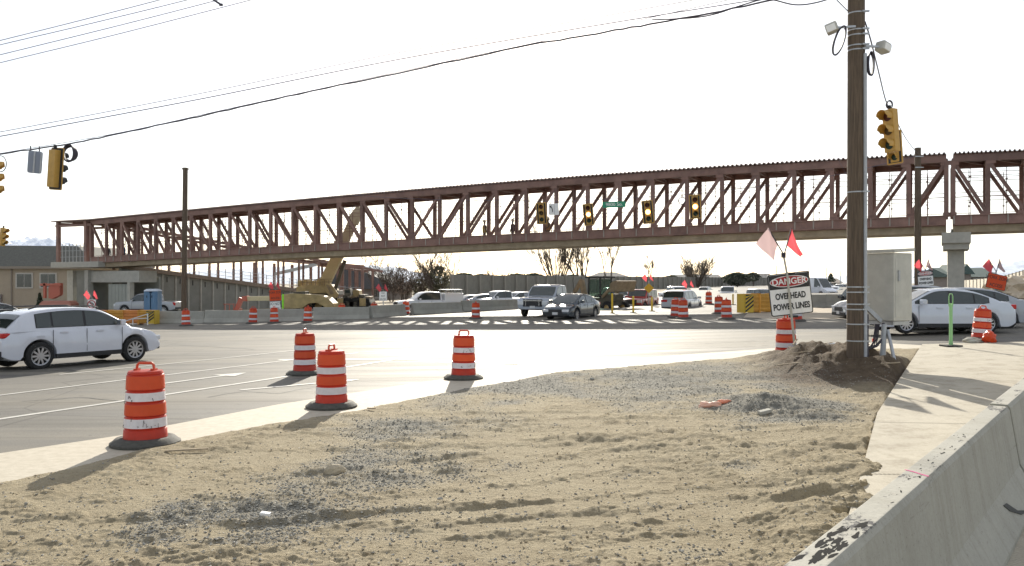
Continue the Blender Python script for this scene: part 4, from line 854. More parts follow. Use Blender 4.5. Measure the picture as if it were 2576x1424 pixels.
for i, (x, y, lab) in enumerate(fb): barrel(x, y, lab, rz=i*.7, tilt=(rnd.uniform(-.03, .03), rnd.uniform(-.04, .04)))
# scuffs on the nearest barrel bands
near0 = [o for o in bpy.data.objects if o.get('label', '').startswith('nearest and largest')][0]
def zR(z): return .27+(.222-.27)*z/.93+.0065
for ch in list(near0.children):
    if ch.name.startswith('drum'): drum0 = ch
def scuffs(ob, n_, zs):
    for k in range(n_):
        mb = MB(); a = math.radians(rnd.uniform(210, 335)); z = rnd.choice(zs)+rnd.uniform(-.02, .02); L_ = rnd.uniform(.02, .07); da = rnd.uniform(-.12, .12); pts = []
        for q in range(4):
            aa = a+da*q/3+rnd.uniform(-.02, .02); zq = z+(rnd.uniform(-1, 1)*L_)*q/3; r_ = zR(zq)+.002; pts.append((r_*math.cos(aa), r_*math.sin(aa), zq))
        mb.tube(pts, .0026, 4).build('scuff_mark', M_scuff, ob)
near0.rotation_euler.z = 0; scuffs(near0, 16, [.24, .27, .3, .33, .58, .61, .64])
for key, n_ in (('orange barrel alone at the edge of the gravel', 10), ('second nearest', 5), ('battered leaning', 12)):
    scuffs([o for o in bpy.data.objects if key in o.get('label', '') and o.get('category') == 'traffic barrel'][0], n_, [.26, .31, .6, .64, .45])
# cone, delineators, posts
p = gp(960, 798); t = thing('traffic_cone', 'small bright orange traffic cone beside the white far sign', 'cone', p); MB().lathe([(.17, .03), (.15, .05), (.035, .72), (.001, .72)], 20).build('cone_body', M_sorange, t, smooth=40); MB().box((0, 0, .02), (.4, .4, .04)).build('base', M_sorange, t)
MB().lathe([(.105, .3), (.075, .45)], 20).build('white_collar', M_wband, t)
M_lime = mat('lime plastic', (.33, .58, .27), .5, translucent=.2); M_lime2 = mat('bright lime plastic', (.35, .8, .05), .5, translucent=.3)
p = gp(2392, 878); t = thing('delineator_post', 'green flexible delineator post with looped top on the sidewalk corner', 'delineator', (p.x, p.y, p.z+.07)); h = 132/F*p.y
MB().lathe([(.055, .0), (.055, .06), (.045, .1), (.042, h*.8), (.03, h*.82)], 16).build('post', M_lime, t, smooth=40)
MB().tube([(-.05, 0, h*.76), (-.052, 0, h*.95), (-.03, 0, h), (.03, 0, h), (.052, 0, h*.95), (.05, 0, h*.76)], .014, 8).build('handle_loop', M_lime, t, smooth=50); MB().box((0, 0, .02), (.42, .42, .045)).build('rubber_base', M_blk, t, bevel=.01)
p = gp(656, 800); t = thing('delineator_post', 'bright lime delineator post behind the barrier near the orange sign', 'delineator', (p.x, p.y+6, p.z)); MB().cyl((0, 0, 0), (0, 0, 1.7), .07).build('post', M_lime2, t); MB().box((0, 0, .03), (.4, .4, .05)).build('rubber_base', M_blk, t)
for x, y, hh, lab in ((1540, 788, 50, 'yellow marker post left of the red off road vehicle'), (1593, 787, 42, 'yellow marker post in front of the red off road vehicle'), (1640, 783, 36, 'yellow marker post at the right side of the red off road vehicle'), (1844, 767, 27, 'yellow marker post right of the far silver pickup'), (2318, 862, 22, 'tiny')):
    if lab == 'tiny': continue
    p = gp(x, y); t = thing('marker_post', lab, 'marker post', p, group='yellow marker posts'); h = hh/F*p.y; MB().cyl((0, 0, 0), (0, 0, h), .06).build('post', mat('marker yellow', (.75, .5, .03), .5), t); MB().box((0, 0, .02), (.35, .35, .04)).build('base', M_blk, t)
# bags
def lump(name, label, cat, p, size, m, sq, seed=1, rz=0):
    bm = bmesh.new(); bmesh.ops.create_icosphere(bm, subdivisions=4, radius=1)
    for v in bm.verts:
        c_ = v.co; k = 1+.5*fbm(np.array([c_.x*1.5+seed]), np.array([c_.y*1.5+c_.z*1.7+seed*2]), 4)[0]; v.co = Vector((c_.x*sq[0], c_.y*sq[1], max(c_.z, -.6)*sq[2]))*k*size
    me = bpy.data.meshes.new(name); bm.to_mesh(me); bm.free(); me.materials.append(m); me.polygons.foreach_set('use_smooth', [True]*len(me.polygons)); o = bpy.data.objects.new(name, me); COL.objects.link(o); o.location = p; o.rotation_euler.z = rz; return tag(o, label, cat)
p = gp(2487, 868); lump('sandbag', 'crumpled bright orange sandbag on the sidewalk beside the battered barrel', 'sandbag', (p.x, p.y, p.z+.2), .19, M_orange2, (1, .8, 1.0), 3)
p = gp(2449, 868); lump('sandbag', 'pale tan sandbag under the battered barrel', 'sandbag', (p.x, p.y, p.z+.12), .2, M_conc_l, (1.3, .6, .4), 5)
p = gp(1797, 1030); lump('plastic_scrap', 'crumpled orange and white plastic scrap left of the grey dirt pile', 'litter', (p.x-.06, p.y, dz_at(p.x, p.y)+.03), .15, mat('pale orange film', (.85, .55, .42), .5, translucent=.3), (1.2, .6, .5), 11)
p = gp(1822, 1022); lump('plastic_scrap', 'orange tail of plastic tape next to the crumpled scrap', 'litter', (p.x, p.y, dz_at(p.x, p.y)+.02), .1, mat('peach film', (.85, .42, .28), .5, translucent=.3), (1.3, .5, .4), 15, .3)
p = gp(1924, 1046); t = tag(MB().box((0, 0, .03), (.2, .09, .05)).build('concrete_chip', M_conc_l, bevel=.008), 'pale rectangular concrete chip in front of the grey pile', 'chip'); t.location = (p.x, p.y, dz_at(p.x, p.y)+.01); t.rotation_euler = (.1, -.15, .35)
p = gp(667, 1310); t = tag(MB().box((0, 0, .015), (.085, .05, .035)).build('paper_litter', M_white, bevel=.006), 'small white paper litter on the gravel in the near left', 'litter'); t.location = (p.x, p.y, dz_at(p.x, p.y)+.01); t.rotation_euler = (.1, .1, -.1)
p = gp(2100, 895); t = tag(MB().cyl((-.16, 0, 0), (.16, 0, .0), .055, n=16).build('pipe_stub', M_pipe), 'white pipe stub lying on top of the dark mound', 'pipe'); t.location = (p.x, p.y, dz_at(p.x, p.y)+.1); t.rotation_euler = (0, .1, -.2)
# sticks and wood scraps round the sign foot
for k, (x, y, l, a, tlt) in enumerate(((1985, 938, .6, .4, .05), (2015, 930, .5, -.5, .2), (2000, 922, .35, 1.0, .3), (2075, 905, .4, .2, .1), (2165, 935, .35, -.3, .1), (2240, 950, .4, .15, .05), (470, 1142, .5, .2, .02), (934, 1035, .16, -.6, .05))):
    p = gp(x, y); t = tag(MB().beam((-l/2, 0, 0), (l/2, 0, l*tlt), .03, .02).build('wood_stick', mat('weathered stick', (.36, .29, .2), .9, 0, .3)), ('pale stick at the foot of the danger sign', 'stick leaning right at the sign foot', 'short upright stick by the sign foot', 'stick on top of the dark mound', 'stick below the wooden pole', 'orange stained stick at the sidewalk edge', 'long twig in the dirt right of the nearest barrel', 'small wood scrap right of the second nearest barrel')[k], 'stick'); t.location = (p.x, p.y, dz_at(p.x, p.y)+.03); t.rotation_euler.z = a
# ================================================================== SIGNS
def flagpair(par, z0, s_=1.0, left=M_flagw, right=M_flag, rods=True):
    for k, (sg, m) in enumerate(((-1, left), (1, right))):
        r0 = Vector((0, -.04, z0)); dx = .37 if k == 0 else .17; r1 = r0+Vector((sg*dx, 0, .62))*s_
        rod = MB().beam(r0, r1, .018*s_+.006, .018*s_+.006).build('flag_rod', M_black, par)
        a = r0.lerp(r1, .38); b_ = r1; out = (Vector((-.17, .0, -.28)) if k == 0 else Vector((.30, 0, -.62)))*s_
        n = 6; vs = []; 
        for i in range(n+1):
            for j in range(n+1):
                u, v = i/n, j/n; p = a.lerp(b_, u)
                q = (a+Vector((sg*-.0, 0, 0))+(Vector((-.1, 0, -.38)) if k == 0 else Vector((.32, 0, -.30)))*s_).lerp(b_+(Vector((-.28, 0, -.36)) if k == 0 else Vector((.26, 0, -.62)))*s_, u)
                p = p.lerp(q, v); vs.append(p+Vector((0, .05*s_*math.sin(u*5+v*4+k), .02*s_*math.sin(v*7)*v)))
        fs = [(i*(n+1)+j, (i+1)*(n+1)+j, (i+1)*(n+1)+j+1, i*(n+1)+j+1) for i in range(n) for j in range(n)]
        MB().add(vs, fs).build('flag', m, rod, smooth=60)
def plate(name, w_, h, m, par, c=(0, 0, 0), th=.012, border=None, tilt=0, rad=.05):
    def rrect(w_, h, r, y):
        pts = []
        for cx, cz, a0 in ((w_/2-r, h/2-r, 0), (-w_/2+r, h/2-r, 90), (-w_/2+r, -h/2+r, 180), (w_/2-r, -h/2+r, 270)):
            for k in range(5): a = math.radians(a0+k*22.5); pts.append((cx+r*math.cos(a), y, cz+r*math.sin(a)))
        return pts
    o = MB().prism(rrect(w_, h, rad, 0), (0, th, 0)).build(name, border or m, par); o.location = c; o.rotation_euler = (0, tilt, 0)
    if border:
        b_ = w_*.022; MB().prism(rrect(w_-2*b_, h-2*b_, rad*.8, -.003), (0, .003, 0)).build('sign_face', m, o)
    return o
def oval(w_, h, y, n=40): return [(w_/2*math.cos(2*math.pi*k/n), y, h/2*math.sin(2*math.pi*k/n)) for k in range(n)]
def danger(par, c, size, tilt, lines):
    W_ = size; b_ = plate('sign_plate', W_, W_, M_white, par, c, border=M_ink, tilt=tilt)
    MB().prism([(-W_*.475, 0, W_*.13), (W_*.475, 0, W_*.13), (W_*.475, 0, W_*.47), (-W_*.475, 0, W_*.47)], (0, -.006, 0)).build('black_header', M_ink, b_)
    o = MB().prism([(x, y, z+W_*.3) for x, y, z in oval(W_*.92, W_*.27, -.009)], (0, .003, 0)).build('white_oval', M_white, b_)
    o = MB().prism([(x, y, z+W_*.3) for x, y, z in oval(W_*.885, W_*.235, -.012)], (0, .003, 0)).build('red_oval', M_red, b_)
    text('lettering', 'DANGER', W_*.205, M_white, b_, (0, -.016, W_*.295), (math.pi/2, 0, 0), .002, 1.0, bold=.004)
    for k, l in enumerate(lines): text('lettering', l, W_*.2, M_ink, b_, (0, -.008, -W_*(.05+.25*k)), (math.pi/2, 0, 0), .002, .70, bold=.006)
    return b_
p = gp(2005, 917); Zs = p.y; t = thing('danger_sign', 'black white and red danger overhead power lines sign on a leaning pole with two flags', 'warning sign', p)
def loc(x, y, Z=Zs): q = P(x, y, Z); return q-Vector(p)
danger(t, loc(1988, 739), 106/F*Zs, -math.radians(6.3), ['OVERHEAD', 'POWER LINES'])
l1 = loc(2003, 905, Zs-.1); l2 = loc(1980, 690, Zs-.1); l3 = loc(1971, 642, Zs-.08)
mb = MB(); mb.beam(loc(2005, 930, Zs-.08), l1, .05, .05, up=(0, 1, 0)); mb.beam(l1, l2, .045, .03, up=(0, 1, 0)); mb.beam(l2, l3, .04, .03, up=(0, 1, 0)); mb.build('sign_pole', M_conc_l, t)
fz = MB().box((0, 0, 0), (.09, .06, .12)).build('flag_bracket', M_black, t); fz.location = l3
e = bpy.data.objects.new('flag_holder', None)
flagpair(fz, 0.0, 1.0)
for q in ((1988, 688), (1996, 796)): o = MB().box((0, 0, 0), (.2, .05, .05)).build('clamp', M_blk, t); o.location = loc(*q, Zs-.05)
bb = MB().beam((0, 0, -.3), (.06, 0, .25), .14, .12).build('stake_base', mat('dark wood stake', (.09, .06, .045), .9, 0, .3), t); bb.location = loc(2005, 912, Zs-.2)
def farsign(name, label, x, ytop, ybase, Z, parts, pole_to=None, flags=True, tilt=0, cat='sign', fl=(M_flag, M_flag)):
    gz_ = g((x-XC)/F*Z, Z); t = thing(name, label, cat, ((x-XC)/F*Z, Z, gz_)); s_ = F/Z
    for kind, dy0, dy1, wpx, txt, ts in parts:
        zc_ = CH-((dy0+dy1)/2-YC)/s_-gz_; h = (dy1-dy0)/s_; w_ = wpx/s_; m = {'o': M_sorange, 'w': M_white, 'g': M_sgreen, 'y': mat('sign yellow', (.7, .42, .02), .5)}[kind]
        b_ = plate('sign_plate', w_, h, m, t, (0, -.06, zc_), border=M_ink if kind in 'ow' else None, tilt=tilt)
        for k, l in enumerate(txt): text('lettering', l, ts/s_, M_ink if kind != 'g' else M_white, b_, (0, -.006, h*.5-h*(k+.5)/len(txt)), (math.pi/2, 0, 0), .002, .8)
    ztop = CH-(ytop-YC)/s_-gz_; MB().beam((0, 0, 0), (0, 0, ztop), .06, .05, up=(0, 1, 0)).build('sign_pole', M_galv, t); MB().box((0, 0, .03), (.7, .7, .06)).build('base', M_blk, t)
    if flags: flagpair(t, ztop, .85, *fl)
    return t
farsign('work_zone_sign', 'red orange work zone sign above a white do not enter sign, pink flags on top', 693, 727, 815, 61, [('o', 729, 757, 30, ['WORK ZONE', 'ACCESS'], 7.5), ('w', 758, 784, 28, ['DO NOT', 'ENTER'], 9.5)], tilt=-.05)
farsign('traffic_sign', 'small white three line sign beside the small orange cone with pink flags', 964, 732, 797, 60, [('w', 733, 757, 20, ['DO', 'NOT', 'ENTER'], 6)])
t = farsign('no_left_turn_sign', 'white square no left turn sign with two pink flags above the white suv roof', 232, 751, 800, 52, [('w', 753, 778, 22, [], 5)])
q = [c for c in t.children if c.name.startswith('sign_plate')][0]; Zq = 52; r_ = 9.5/F*Zq
mb = MB(); pts = [(r_*math.cos(a), -.02, r_*math.sin(a)) for a in np.linspace(0, 2*math.pi, 33)[:-1]]; mb.tube(pts, .025, 6, closed=True); mb.beam((-r_*.7, -.03, r_*.7), (r_*.7, -.03, -r_*.7), .04, .02, up=(0, 1, 0)); mb.build('prohibition_ring', M_red, q)
mb = MB(); mb.tube([(.1, -.02, -.13), (.1, -.02, .03), (.05, -.02, .08), (-.05, -.02, .08)], .024, 6); mb.prism([(-.14, -.03, .08), (-.04, -.03, .15), (-.04, -.03, .0)], (0, .02, 0)); mb.build('left_arrow', M_ink, q)
t = farsign('work_zone_sign', 'tilted red orange work zone access sign before the beige fence at the right edge', 2505, 684, 790, 34, [('o', 690, 728, 50, ['WORK ZONE', 'ACCESS'], 12)], tilt=math.radians(12), flags=True, fl=(M_flag, M_flagw))
p2 = P(2327, 700, 42); gz_ = g(p2.x, 42); t = thing('danger_sign', 'small tilted danger overhead power lines sign right of the second wooden pole', 'warning sign', (p2.x, 42, gz_))
danger(t, (0, -.05, p2.z-gz_), 40/F*42, -math.radians(5), ['OVERHEAD', 'POWER LINES']); zt = CH-(680-YC)/F*42-gz_; MB().beam((0, 0, 0), (0, 0, zt), .05, .04, up=(0, 1, 0)).build('sign_pole', M_galv, t); flagpair(t, zt, .9, M_flag, M_flagw)
p3 = P(2330, 724, 43); car('pickup_truck', 'dark pickup behind the small tilted danger sign', 'pickup', dict(PICK), BLK, (p3.x+.3, p3.y+8, CH-(724-YC)/F*51-1.85), math.radians(100), seams=False)
t = farsign('diamond_sign', 'dull yellow diamond sign with a red flag above the red off road vehicle', 1632, 706, 760, 66, [('y', 716, 734, 18, [], 5)], tilt=math.radians(45), flags=True)
t = farsign('flagged_post', 'post with two red flags above the silver suv', 1733, 722, 770, 62, [('w', 726, 733, 8, [], 5)])
# span-hung signs and signals
def signal(label, x, ytop, h_px, Z, rz=0, tilt=0, lit=None, border=True, back=True, topw=True):
    hh = h_px/F*Z; k = hh/1.12; pz = P(x, ytop, Z); t = thing('traffic_signal', label, 'traffic light', pz, rz, 'span hung traffic signals'); t.rotation_euler = (0, tilt, rz)
    MB().box((0, 0, -hh/2), (.33*k, .2*k, hh)).build('housing', M_yel, t, bevel=.02)
    MB().box((0, .005, .05), (.06, .06, .16)).build('hanger', M_sigblk, t)
    if back:
        MB().box((0, -.075*k, -hh/2), (.56*k, .015, hh*1.09)).build('backplate', M_sigblk, t)
        f = MB(); a, b_ = .28*k, hh*.545
        for sx_ in (-1, 1): f.box((sx_*a, -.08*k, -hh/2), (.05*k, .02, 2*b_)); f.box((0, -.08*k, -hh/2+sx_*b_), (2*a, .02, .05*k))
        f.build('reflective_border', M_yel, t)
    for i in range(3):
        z = -hh*(.17+.33*i); v = MB(); n = 14; vs = []
        for yv in (-.1*k, -.36*k):
            for rr_ in (.15*k, .138*k):
                for j in range(n+1): a = math.radians(-30+240*j/n); vs.append((rr_*math.cos(a), yv if not (yv < -.2*k and (j < 2 or j > n-2)) else yv+.08*k, z+rr_*math.sin(a)))
        m_ = n+1; fs = []
        for j in range(n): fs += [(j, j+1, 2*m_+j+1, 2*m_+j), (m_+j, 3*m_+j, 3*m_+j+1, m_+j+1), (2*m_+j, 2*m_+j+1, 3*m_+j+1, 3*m_+j)]
        v.add(vs, fs); v.build('visor', M_yel if not back else M_sigblk if border == 2 else M_yel, t, smooth=50)
        on = lit == i; lm = mat('lit amber lens', (.9, .45, .05), .4, emit=(1, .5, .12, 6)) if on else mat(('red', 'amber', 'green')[i]+' dark lens', ((.06, .012, .01), (.07, .045, .015), (.012, .04, .03))[i], .3)
        MB().lathe([(.125*k, -.105*k), (.08*k, -.13*k), (.001, -.14*k)], 18, (0, 0, z), axis='y').build('lens', lm, t, smooth=60)
    return t
for lab, x, y0, h, Z, ti, lit in (('leftmost of the four signals hanging in front of the truss, beside the turn sign', 1361, 513, 48, 55, .06, None), ('amber signal in front of the truss left of the green street name sign', 1478, 516, 48, 53.5, .10, 1), ('amber signal in front of the truss right of the green street name sign', 1627, 508, 52, 51.5, .10, 1), ('brightest amber signal in front of the truss, rightmost of the four', 1747, 494, 53, 50, .05, 1)):
    signal(lab, x, y0, h, Z, rz=math.radians(-8), tilt=-ti, lit=lit)
def hung(name, label, cat, x, y, Z, w_px, h_px, m, tilt=0, yaw=0, border=None, th=.015): 
    t = thing(name, label, cat, P(x, y, Z), yaw); s_ = F/Z; b_ = plate('sign_plate', w_px/s_, h_px/s_, m, t, (0, 0, -h_px/s_/2), th, tilt=tilt, border=border); 
    for sx_ in (-.3, .3): MB().box((sx_*w_px/s_, .02, .04), (.03, .03, .2)).build('hanger', M_sigblk, t)
    return t, b_, s_
t, b_, s_ = hung('turn_lane_sign', 'white left turn lane sign hanging between two signals in front of the truss', 'sign', 1393, 512, 54.5, 26, 29, M_white, tilt=-.04)
mb = MB(); k = 1/s_; mb.tube([(-3*k, -.02, -7*k), (-3.2*k, -.02, -1*k), (-5*k, -.02, 4*k), (-7.5*k, -.02, 6.5*k)], 1.0*k, 6); mb.prism([(-10.5*k, -.02, 8.5*k), (-5*k, -.02, 9.5*k), (-8.5*k, -.02, 3.5*k)], (0, .01, 0)); mb.build('left_arrow', M_ink, b_)
mb = MB(); mb.box((1.5*k, -.01, 0), (.02, .01, 25*k)).build('divider', M_galv, b_)
t, b_, s_ = hung('street_name_sign', 'green street name sign reading 9800 So. hanging in front of the truss', 'sign', 1545, 507, 52.5, 58, 15, M_sgreen, tilt=-.04)
text('lettering', '9800 So.', .29, M_white, b_, (0, -.006, 0), (math.pi/2, 0, 0), .002, 1.05)
# left side of the picture : backs of signals
signal('signal seen from behind with dark edge beside the black cable coil at upper left', 139, 377, 94, 22, rz=math.radians(152), tilt=-.10, back=True, border=2)
t, b_, s_ = hung('hanging_sign', 'blank grey back of a hanging sign at upper left', 'sign', 88, 380, 23, 32, 56, mat('sign back blue grey', (.25, .28, .34), .5, .3), tilt=.06, yaw=math.radians(25)); MB().box((-.02, -.02, 0), (.04, .03, .6)).box((.14, -.02, 0), (.03, .03, .6)).build('stiffener', M_galv, b_)
signal('signal cut off by the left picture edge under the cable', -24, 402, 92, 22, rz=math.radians(110), tilt=.05, back=False)
signal('small yellow signal facing right above the tan building at the left edge', 9, 574, 45, 46, rz=math.radians(75), tilt=.12, back=False)
signal('upper yellow signal with three visors facing left, right of the wooden pole', 2238, 276, 108, 24.5, rz=math.radians(-62), tilt=-.08, back=False)
signal('lower yellow signal hanging behind the upper one right of the wooden pole', 2250, 335, 74, 27, rz=math.radians(-50), tilt=-.06, back=True)
# ================================================================== POLES AND WIRES
p = gp(2155, 915); pz = dz_at(p.x, 17.3); ZP = 17.3; XPp = (2154-XC)/F*ZP
up = thing('utility_pole', 'thick dark wooden utility pole strapped with metal bands beside the control cabinet', 'utility pole', (XPp, ZP, pz-.1)); zb0 = pz-.1
MB().tube([(0, 0, 0), (0, 0, 3), (0, 0, 6.5), (.0, 0, 10.5)], [.19, .182, .172, .16], 24).build('shaft', M_wood, up, smooth=60)
def zr_(y): return CH-(y-YC)/F*ZP-zb0
cond = MB().tube([(.12, -.17, .1), (.115, -.165, zr_(140))], .035, 12).build('conduit', M_grey, up, smooth=60)
MB().tube([(.165, -.12, .1), (.165, -.12, zr_(790))], .04, 10).build('conduit', M_black, up, smooth=60)
for y in (35, 78, 91, 117, 128, 484, 722, 735, 765, 778, 815, 857):
    z = zr_(y); r_ = .187-.003*z; mb = MB(); mb.lathe([(r_+.003, z-.012), (r_+.008, z-.012), (r_+.008, z+.012), (r_+.003, z+.012)], 28); mb.box((.12, -.18, z), (.14, .05, .03)); mb.build('strap', M_galv, up)
for y, x, nm in ((75, 2088, 'l'), (123, 2216, 'r')):
    sg = -1 if nm == 'l' else 1; z = zr_(y); cx = (x-2154)/F*ZP
    c_ = thing('floodlight', 'pale boxy floodlight on the %s side of the tall wooden pole' % ('left' if sg < 0 else 'right'), 'floodlight', (XPp+cx, ZP-.1, zb0+z), sg*.5)
    MB().box((0, 0, 0), (.24, .22, .2), rotv('Y', .3*sg)).build('lamp_body', M_cab, c_, bevel=.03); MB().box((0, -.12, -.02), (.18, .02, .14), rotv('Y', .3*sg)).build('lens', M_white, c_, bevel=.005)
    MB().beam((-sg*.1, 0, 0), (-cx+sg*.1, .1, -.0), .04, .04).build('arm', M_galv, c_)
def loop(cx, cy, Z, rx, ry, label, turns=3, r=.012, lean=0, name='cable_coil'):
    c = P(cx, cy, Z); t = MB()
    for k in range(turns):
        a, b_ = rx/F*Z*(1+.07*k), ry/F*Z*(1-.05*k); t.tube([(a*math.cos(q)+lean*math.sin(q)*b_, .03*k, b_*math.sin(q)) for q in np.linspace(0, 2*math.pi, 29)[:-1]], r, 6, closed=True)
    o = t.build(name, M_black, smooth=60); o.location = c; return tag(o, label, 'cable')
loop(2112, 102, ZP-.2, 12, 37, 'narrow loop of black cable left of the tall pole top', 2, .016, .3)
loop(2192, 160, ZP-.2, 7, 30, 'narrow loop of black cable right of the tall pole top', 3, .016)
loop(172, 385, 22, 13, 22, 'thick round coil of black cable beside the signal at upper left', 5, .022)
loop(2, 412, 22, 14, 20, 'thin cable loop at the left picture edge', 1, .012)
loop(1716, 505, 50, 8, 10, 'small black coil left of the brightest amber signal', 3, .02)
loop(2238, 263, 24.5, 7, 10, 'small coil of cable on top of the right hand signals', 2, .02)
def wire(label, pts, r=.01, m=M_black, name='overhead_wire', group='overhead wires', n=8, jit=0):
    W_ = [P(*q) for q in pts]; out = []
    if pts[0][0] < -200: e_ = (W_[0]-W_[1]).normalized(); W_ = [W_[0]+e_*14, W_[0]+e_*5]+W_      # runs on well past the left edge
    for i in range(len(W_)-1):
        p0, p1, p2_, p3_ = W_[max(i-1, 0)], W_[i], W_[i+1], W_[min(i+2, len(W_)-1)]
        for k in range(n):
            t = k/n; q = .5*((2*p1)+(-p0+p2_)*t+(2*p0-5*p1+4*p2_-p3_)*t*t+(-p0+3*p1-3*p2_+p3_)*t**3)
            if jit: q = q+Vector((0, rnd.uniform(-1, 1)*jit, rnd.uniform(-1, 1)*jit))
            out.append(q)
    out.append(W_[-1]); o = MB().tube(out, r, 6).build(name, m, smooth=60); return tag(o, label, 'wire', group)
M_wire2 = mat('pale aluminium wire', (.12, .11, .15), .5)
wire('heavy sagging lashed signal cable crossing the whole sky', [(-300, 440, 23), (0, 388, 22.5), (170, 362, 22), (330, 330, 21.5), (500, 293, 21), (720, 243, 20.5), (1000, 184, 20), (1300, 120, 19.3), (1500, 85, 18.8), (1680, 53, 18.3), (1900, 10, 17.8), (2133, -50, 17.3)], .019, jit=.012)
wire('thin messenger wire just above the heavy sagging cable', [(-300, 438, 23), (0, 386, 22.5), (300, 334, 21.5), (600, 268, 20.7), (1000, 181, 20), (1400, 96, 19.1), (1700, 30, 18.3), (2133, -70, 17.3)], .007, M_wire2)
wire('slack black cable dipping at the top left of the tall pole', [(1640, 50, 18.4), (1740, 45, 18.2), (1800, 35, 18), (1870, 12, 17.9), (1930, -2, 17.8), (2000, 12, 17.6), (2060, 5, 17.5), (2133, -20, 17.3)], .014)
wire('thin pale wire running high from the left edge to the top centre, lower one', [(-300, 395, 30), (0, 343, 30), (500, 250, 30), (1000, 150, 30), (1500, 64, 30), (1950, -8, 30)], .018, M_wire2)
wire('faintest pale wire just above the lower pale wire', [(-300, 382, 31), (0, 332, 31), (500, 236, 31), (1000, 133, 31), (1500, 44, 31), (1800, -10, 31)], .013, M_wire2)
for k, (a, b_, c_) in enumerate((((0, 102), (200, 52), (420, -5)), ((0, 113), (200, 66), (490, -5)), ((0, 138), (300, 64), (560, -3)), ((0, 158), (300, 85), (650, -5)))):
    wire(('topmost pale wire at the upper left corner', 'second pale wire from the top at the upper left corner', 'third pale wire from the top at the upper left corner', 'lowest of the four pale wires at the upper left corner')[k], [(a[0]-300, a[1]+75, 40), (*a, 40), (*b_, 40), (*c_, 40), (c_[0]+400, c_[1]-105, 40)], .017, M_wire2)
o = MB().beam(P(520, -12, 40), P(556, 12, 40), .09, .09).box(P(556, 12, 40), (.16, .1, .1)).build('wire_damper', M_black); tag(o, 'dark damper hanging on the wire at the top edge', 'wire fitting')
wire('cable from the tall pole down through the right signals to the second pole', [(2176, 55, 17.3), (2190, 100, 18.2), (2210, 180, 21), (2229, 255, 24.5), (2248, 290, 27), (2280, 350, 36), (2308, 386, 45)], .016)
wire('thin wire from the top left of the tall pole', [(2090, -15, 16.5), (2133, 28, 17.2)], .01)
wire('span wire carrying the four signals in front of the truss', [(466, 432, 58), (900, 492, 57), (1361, 506, 55), (1545, 500, 52.6), (1747, 487, 50), (2050, 450, 47.5), (2308, 392, 45.8)], .014, M_wire2)
wire('thin drooping wire left of the tall pole', [(2118, 155, 17), (2085, 250, 17), (2078, 310, 17), (2088, 360, 17), (2130, 440, 17.2)], .003, M_wire2)
def pole(label, x, ytop, ybase, Z, d_px, lean=0):
    X = (x-XC)/F*Z; gz_ = g(X, Z); h = CH-(ytop-YC)/F*Z-gz_; r_ = d_px/F*Z/2; t = thing('utility_pole', label, 'utility pole', (X, Z, gz_-.2)); MB().tube([(0, 0, 0), (lean*.5, 0, h/2), (lean, 0, h+.2)], [r_*1.05, r_, r_*.92], 16).build('shaft', M_wood, t, smooth=60); return t, h
t, h = pole('weathered wooden pole standing in front of the left part of the footbridge', 462, 422, 800, 58, 13, .12); MB().box((.12, 0, h+.12), (.36, .3, .12)).build('pole_cap', M_wood, t)
t, h = pole('second wooden pole in front of the right end of the footbridge', 2309, 372, 760, 46, 16)
for z in (.3, .9): MB().box((0, -.18, h-z), (.45, .06, .05)).build('strap', M_galv, t)
for k, (x, yt, Z) in enumerate(((2154, 717, 0),)): pass
for k, (x, yt) in enumerate(((2153, 660), (2188, 668), (2210, 663), (2253, 670), (2092, 676), (2110, 676))):
    if k < 4: xx = (1968+k*0, )
for k, (x, yt, lab) in enumerate(((2154-0, 0, ''),)): pass
for x, yt, lab in ((1967-0, 0, ''),): pass
for x, yt, lab in ((1745, 655, 'far slim pole beyond the leafless bush'), (2096, 697, 'far slim pole right of the tan house'),):
    pass
for x, yt, Z, lab in ((1953, 668, 300, 'far dark pole left of the danger sign flags'), (2035, 666, 300, 'far dark pole right of the danger sign pole'), (2010, 672, 320, 'thin far lamp pole above the danger sign'), (2079, 672, 300, 'thin far lamp pole right of the danger sign'), (2114, 680, 300, 'thin far pole beside the tall wooden pole')):
    X = (x-XC)/F*Z; t = tag(MB().cyl((0, 0, 0), (0, 0, CH-(yt-YC)/F*Z), .16, .12, 8).build('street_pole', M_galv if 'thin' in lab else M_wood), lab, 'pole', 'far poles'); t.location = (X, Z, 0)
# control cabinet behind the pole
Xc0, Xc1 = (2178-XC)/F*17.7, (2290-XC)/F*18.0; zt_, zb_ = CH-(630-YC)/F*17.7, CH-(806-YC)/F*17.7
cb = thing('control_cabinet', 'large pale grey signal control cabinet mounted beside the thick wooden pole', 'cabinet', (7.92, 17.95, pz-.2), 0); zt_ -= pz-.2; zb_ -= pz-.2
R = .5
cb.rotation_euler.z = math.radians(-58)
MB().box((0, 0, (zt_+zb_)/2-.03), (1.05, .64, zt_-zb_-.06)).build('cabinet_body', M_cab, cb, bevel=.012)
MB().prism([(-.57, -.36, zt_-.06), (.57, -.36, zt_-.06), (.57, .36, zt_-.02), (-.57, .36, zt_-.02)], (0, 0, .07)).build('lid', M_cab, cb, bevel=.01)
d = MB().box((.527, 0, (zt_+zb_)/2-.05), (.014, .54, zt_-zb_-.25)).build('door', M_cab, cb, bevel=.006); MB().box((.545, -.17, (zt_+zb_)/2+.2), (.03, .05, .22)).build('handle', M_galv, d)
MB().box((0, 0, zb_-.05), (.98, .56, .08)).build('mounting_frame', M_galv, cb)
cw = dict(parent=cb)
sp = thing('cabinet_supports', 'grey metal struts and pipes holding up the control cabinet', 'support', (8.0, 17.6, pz-.15)); o0 = Vector((8.0, 17.6, pz-.15))
def sp_pt(x, y, Z=17.4): return P(x, y, Z)-o0
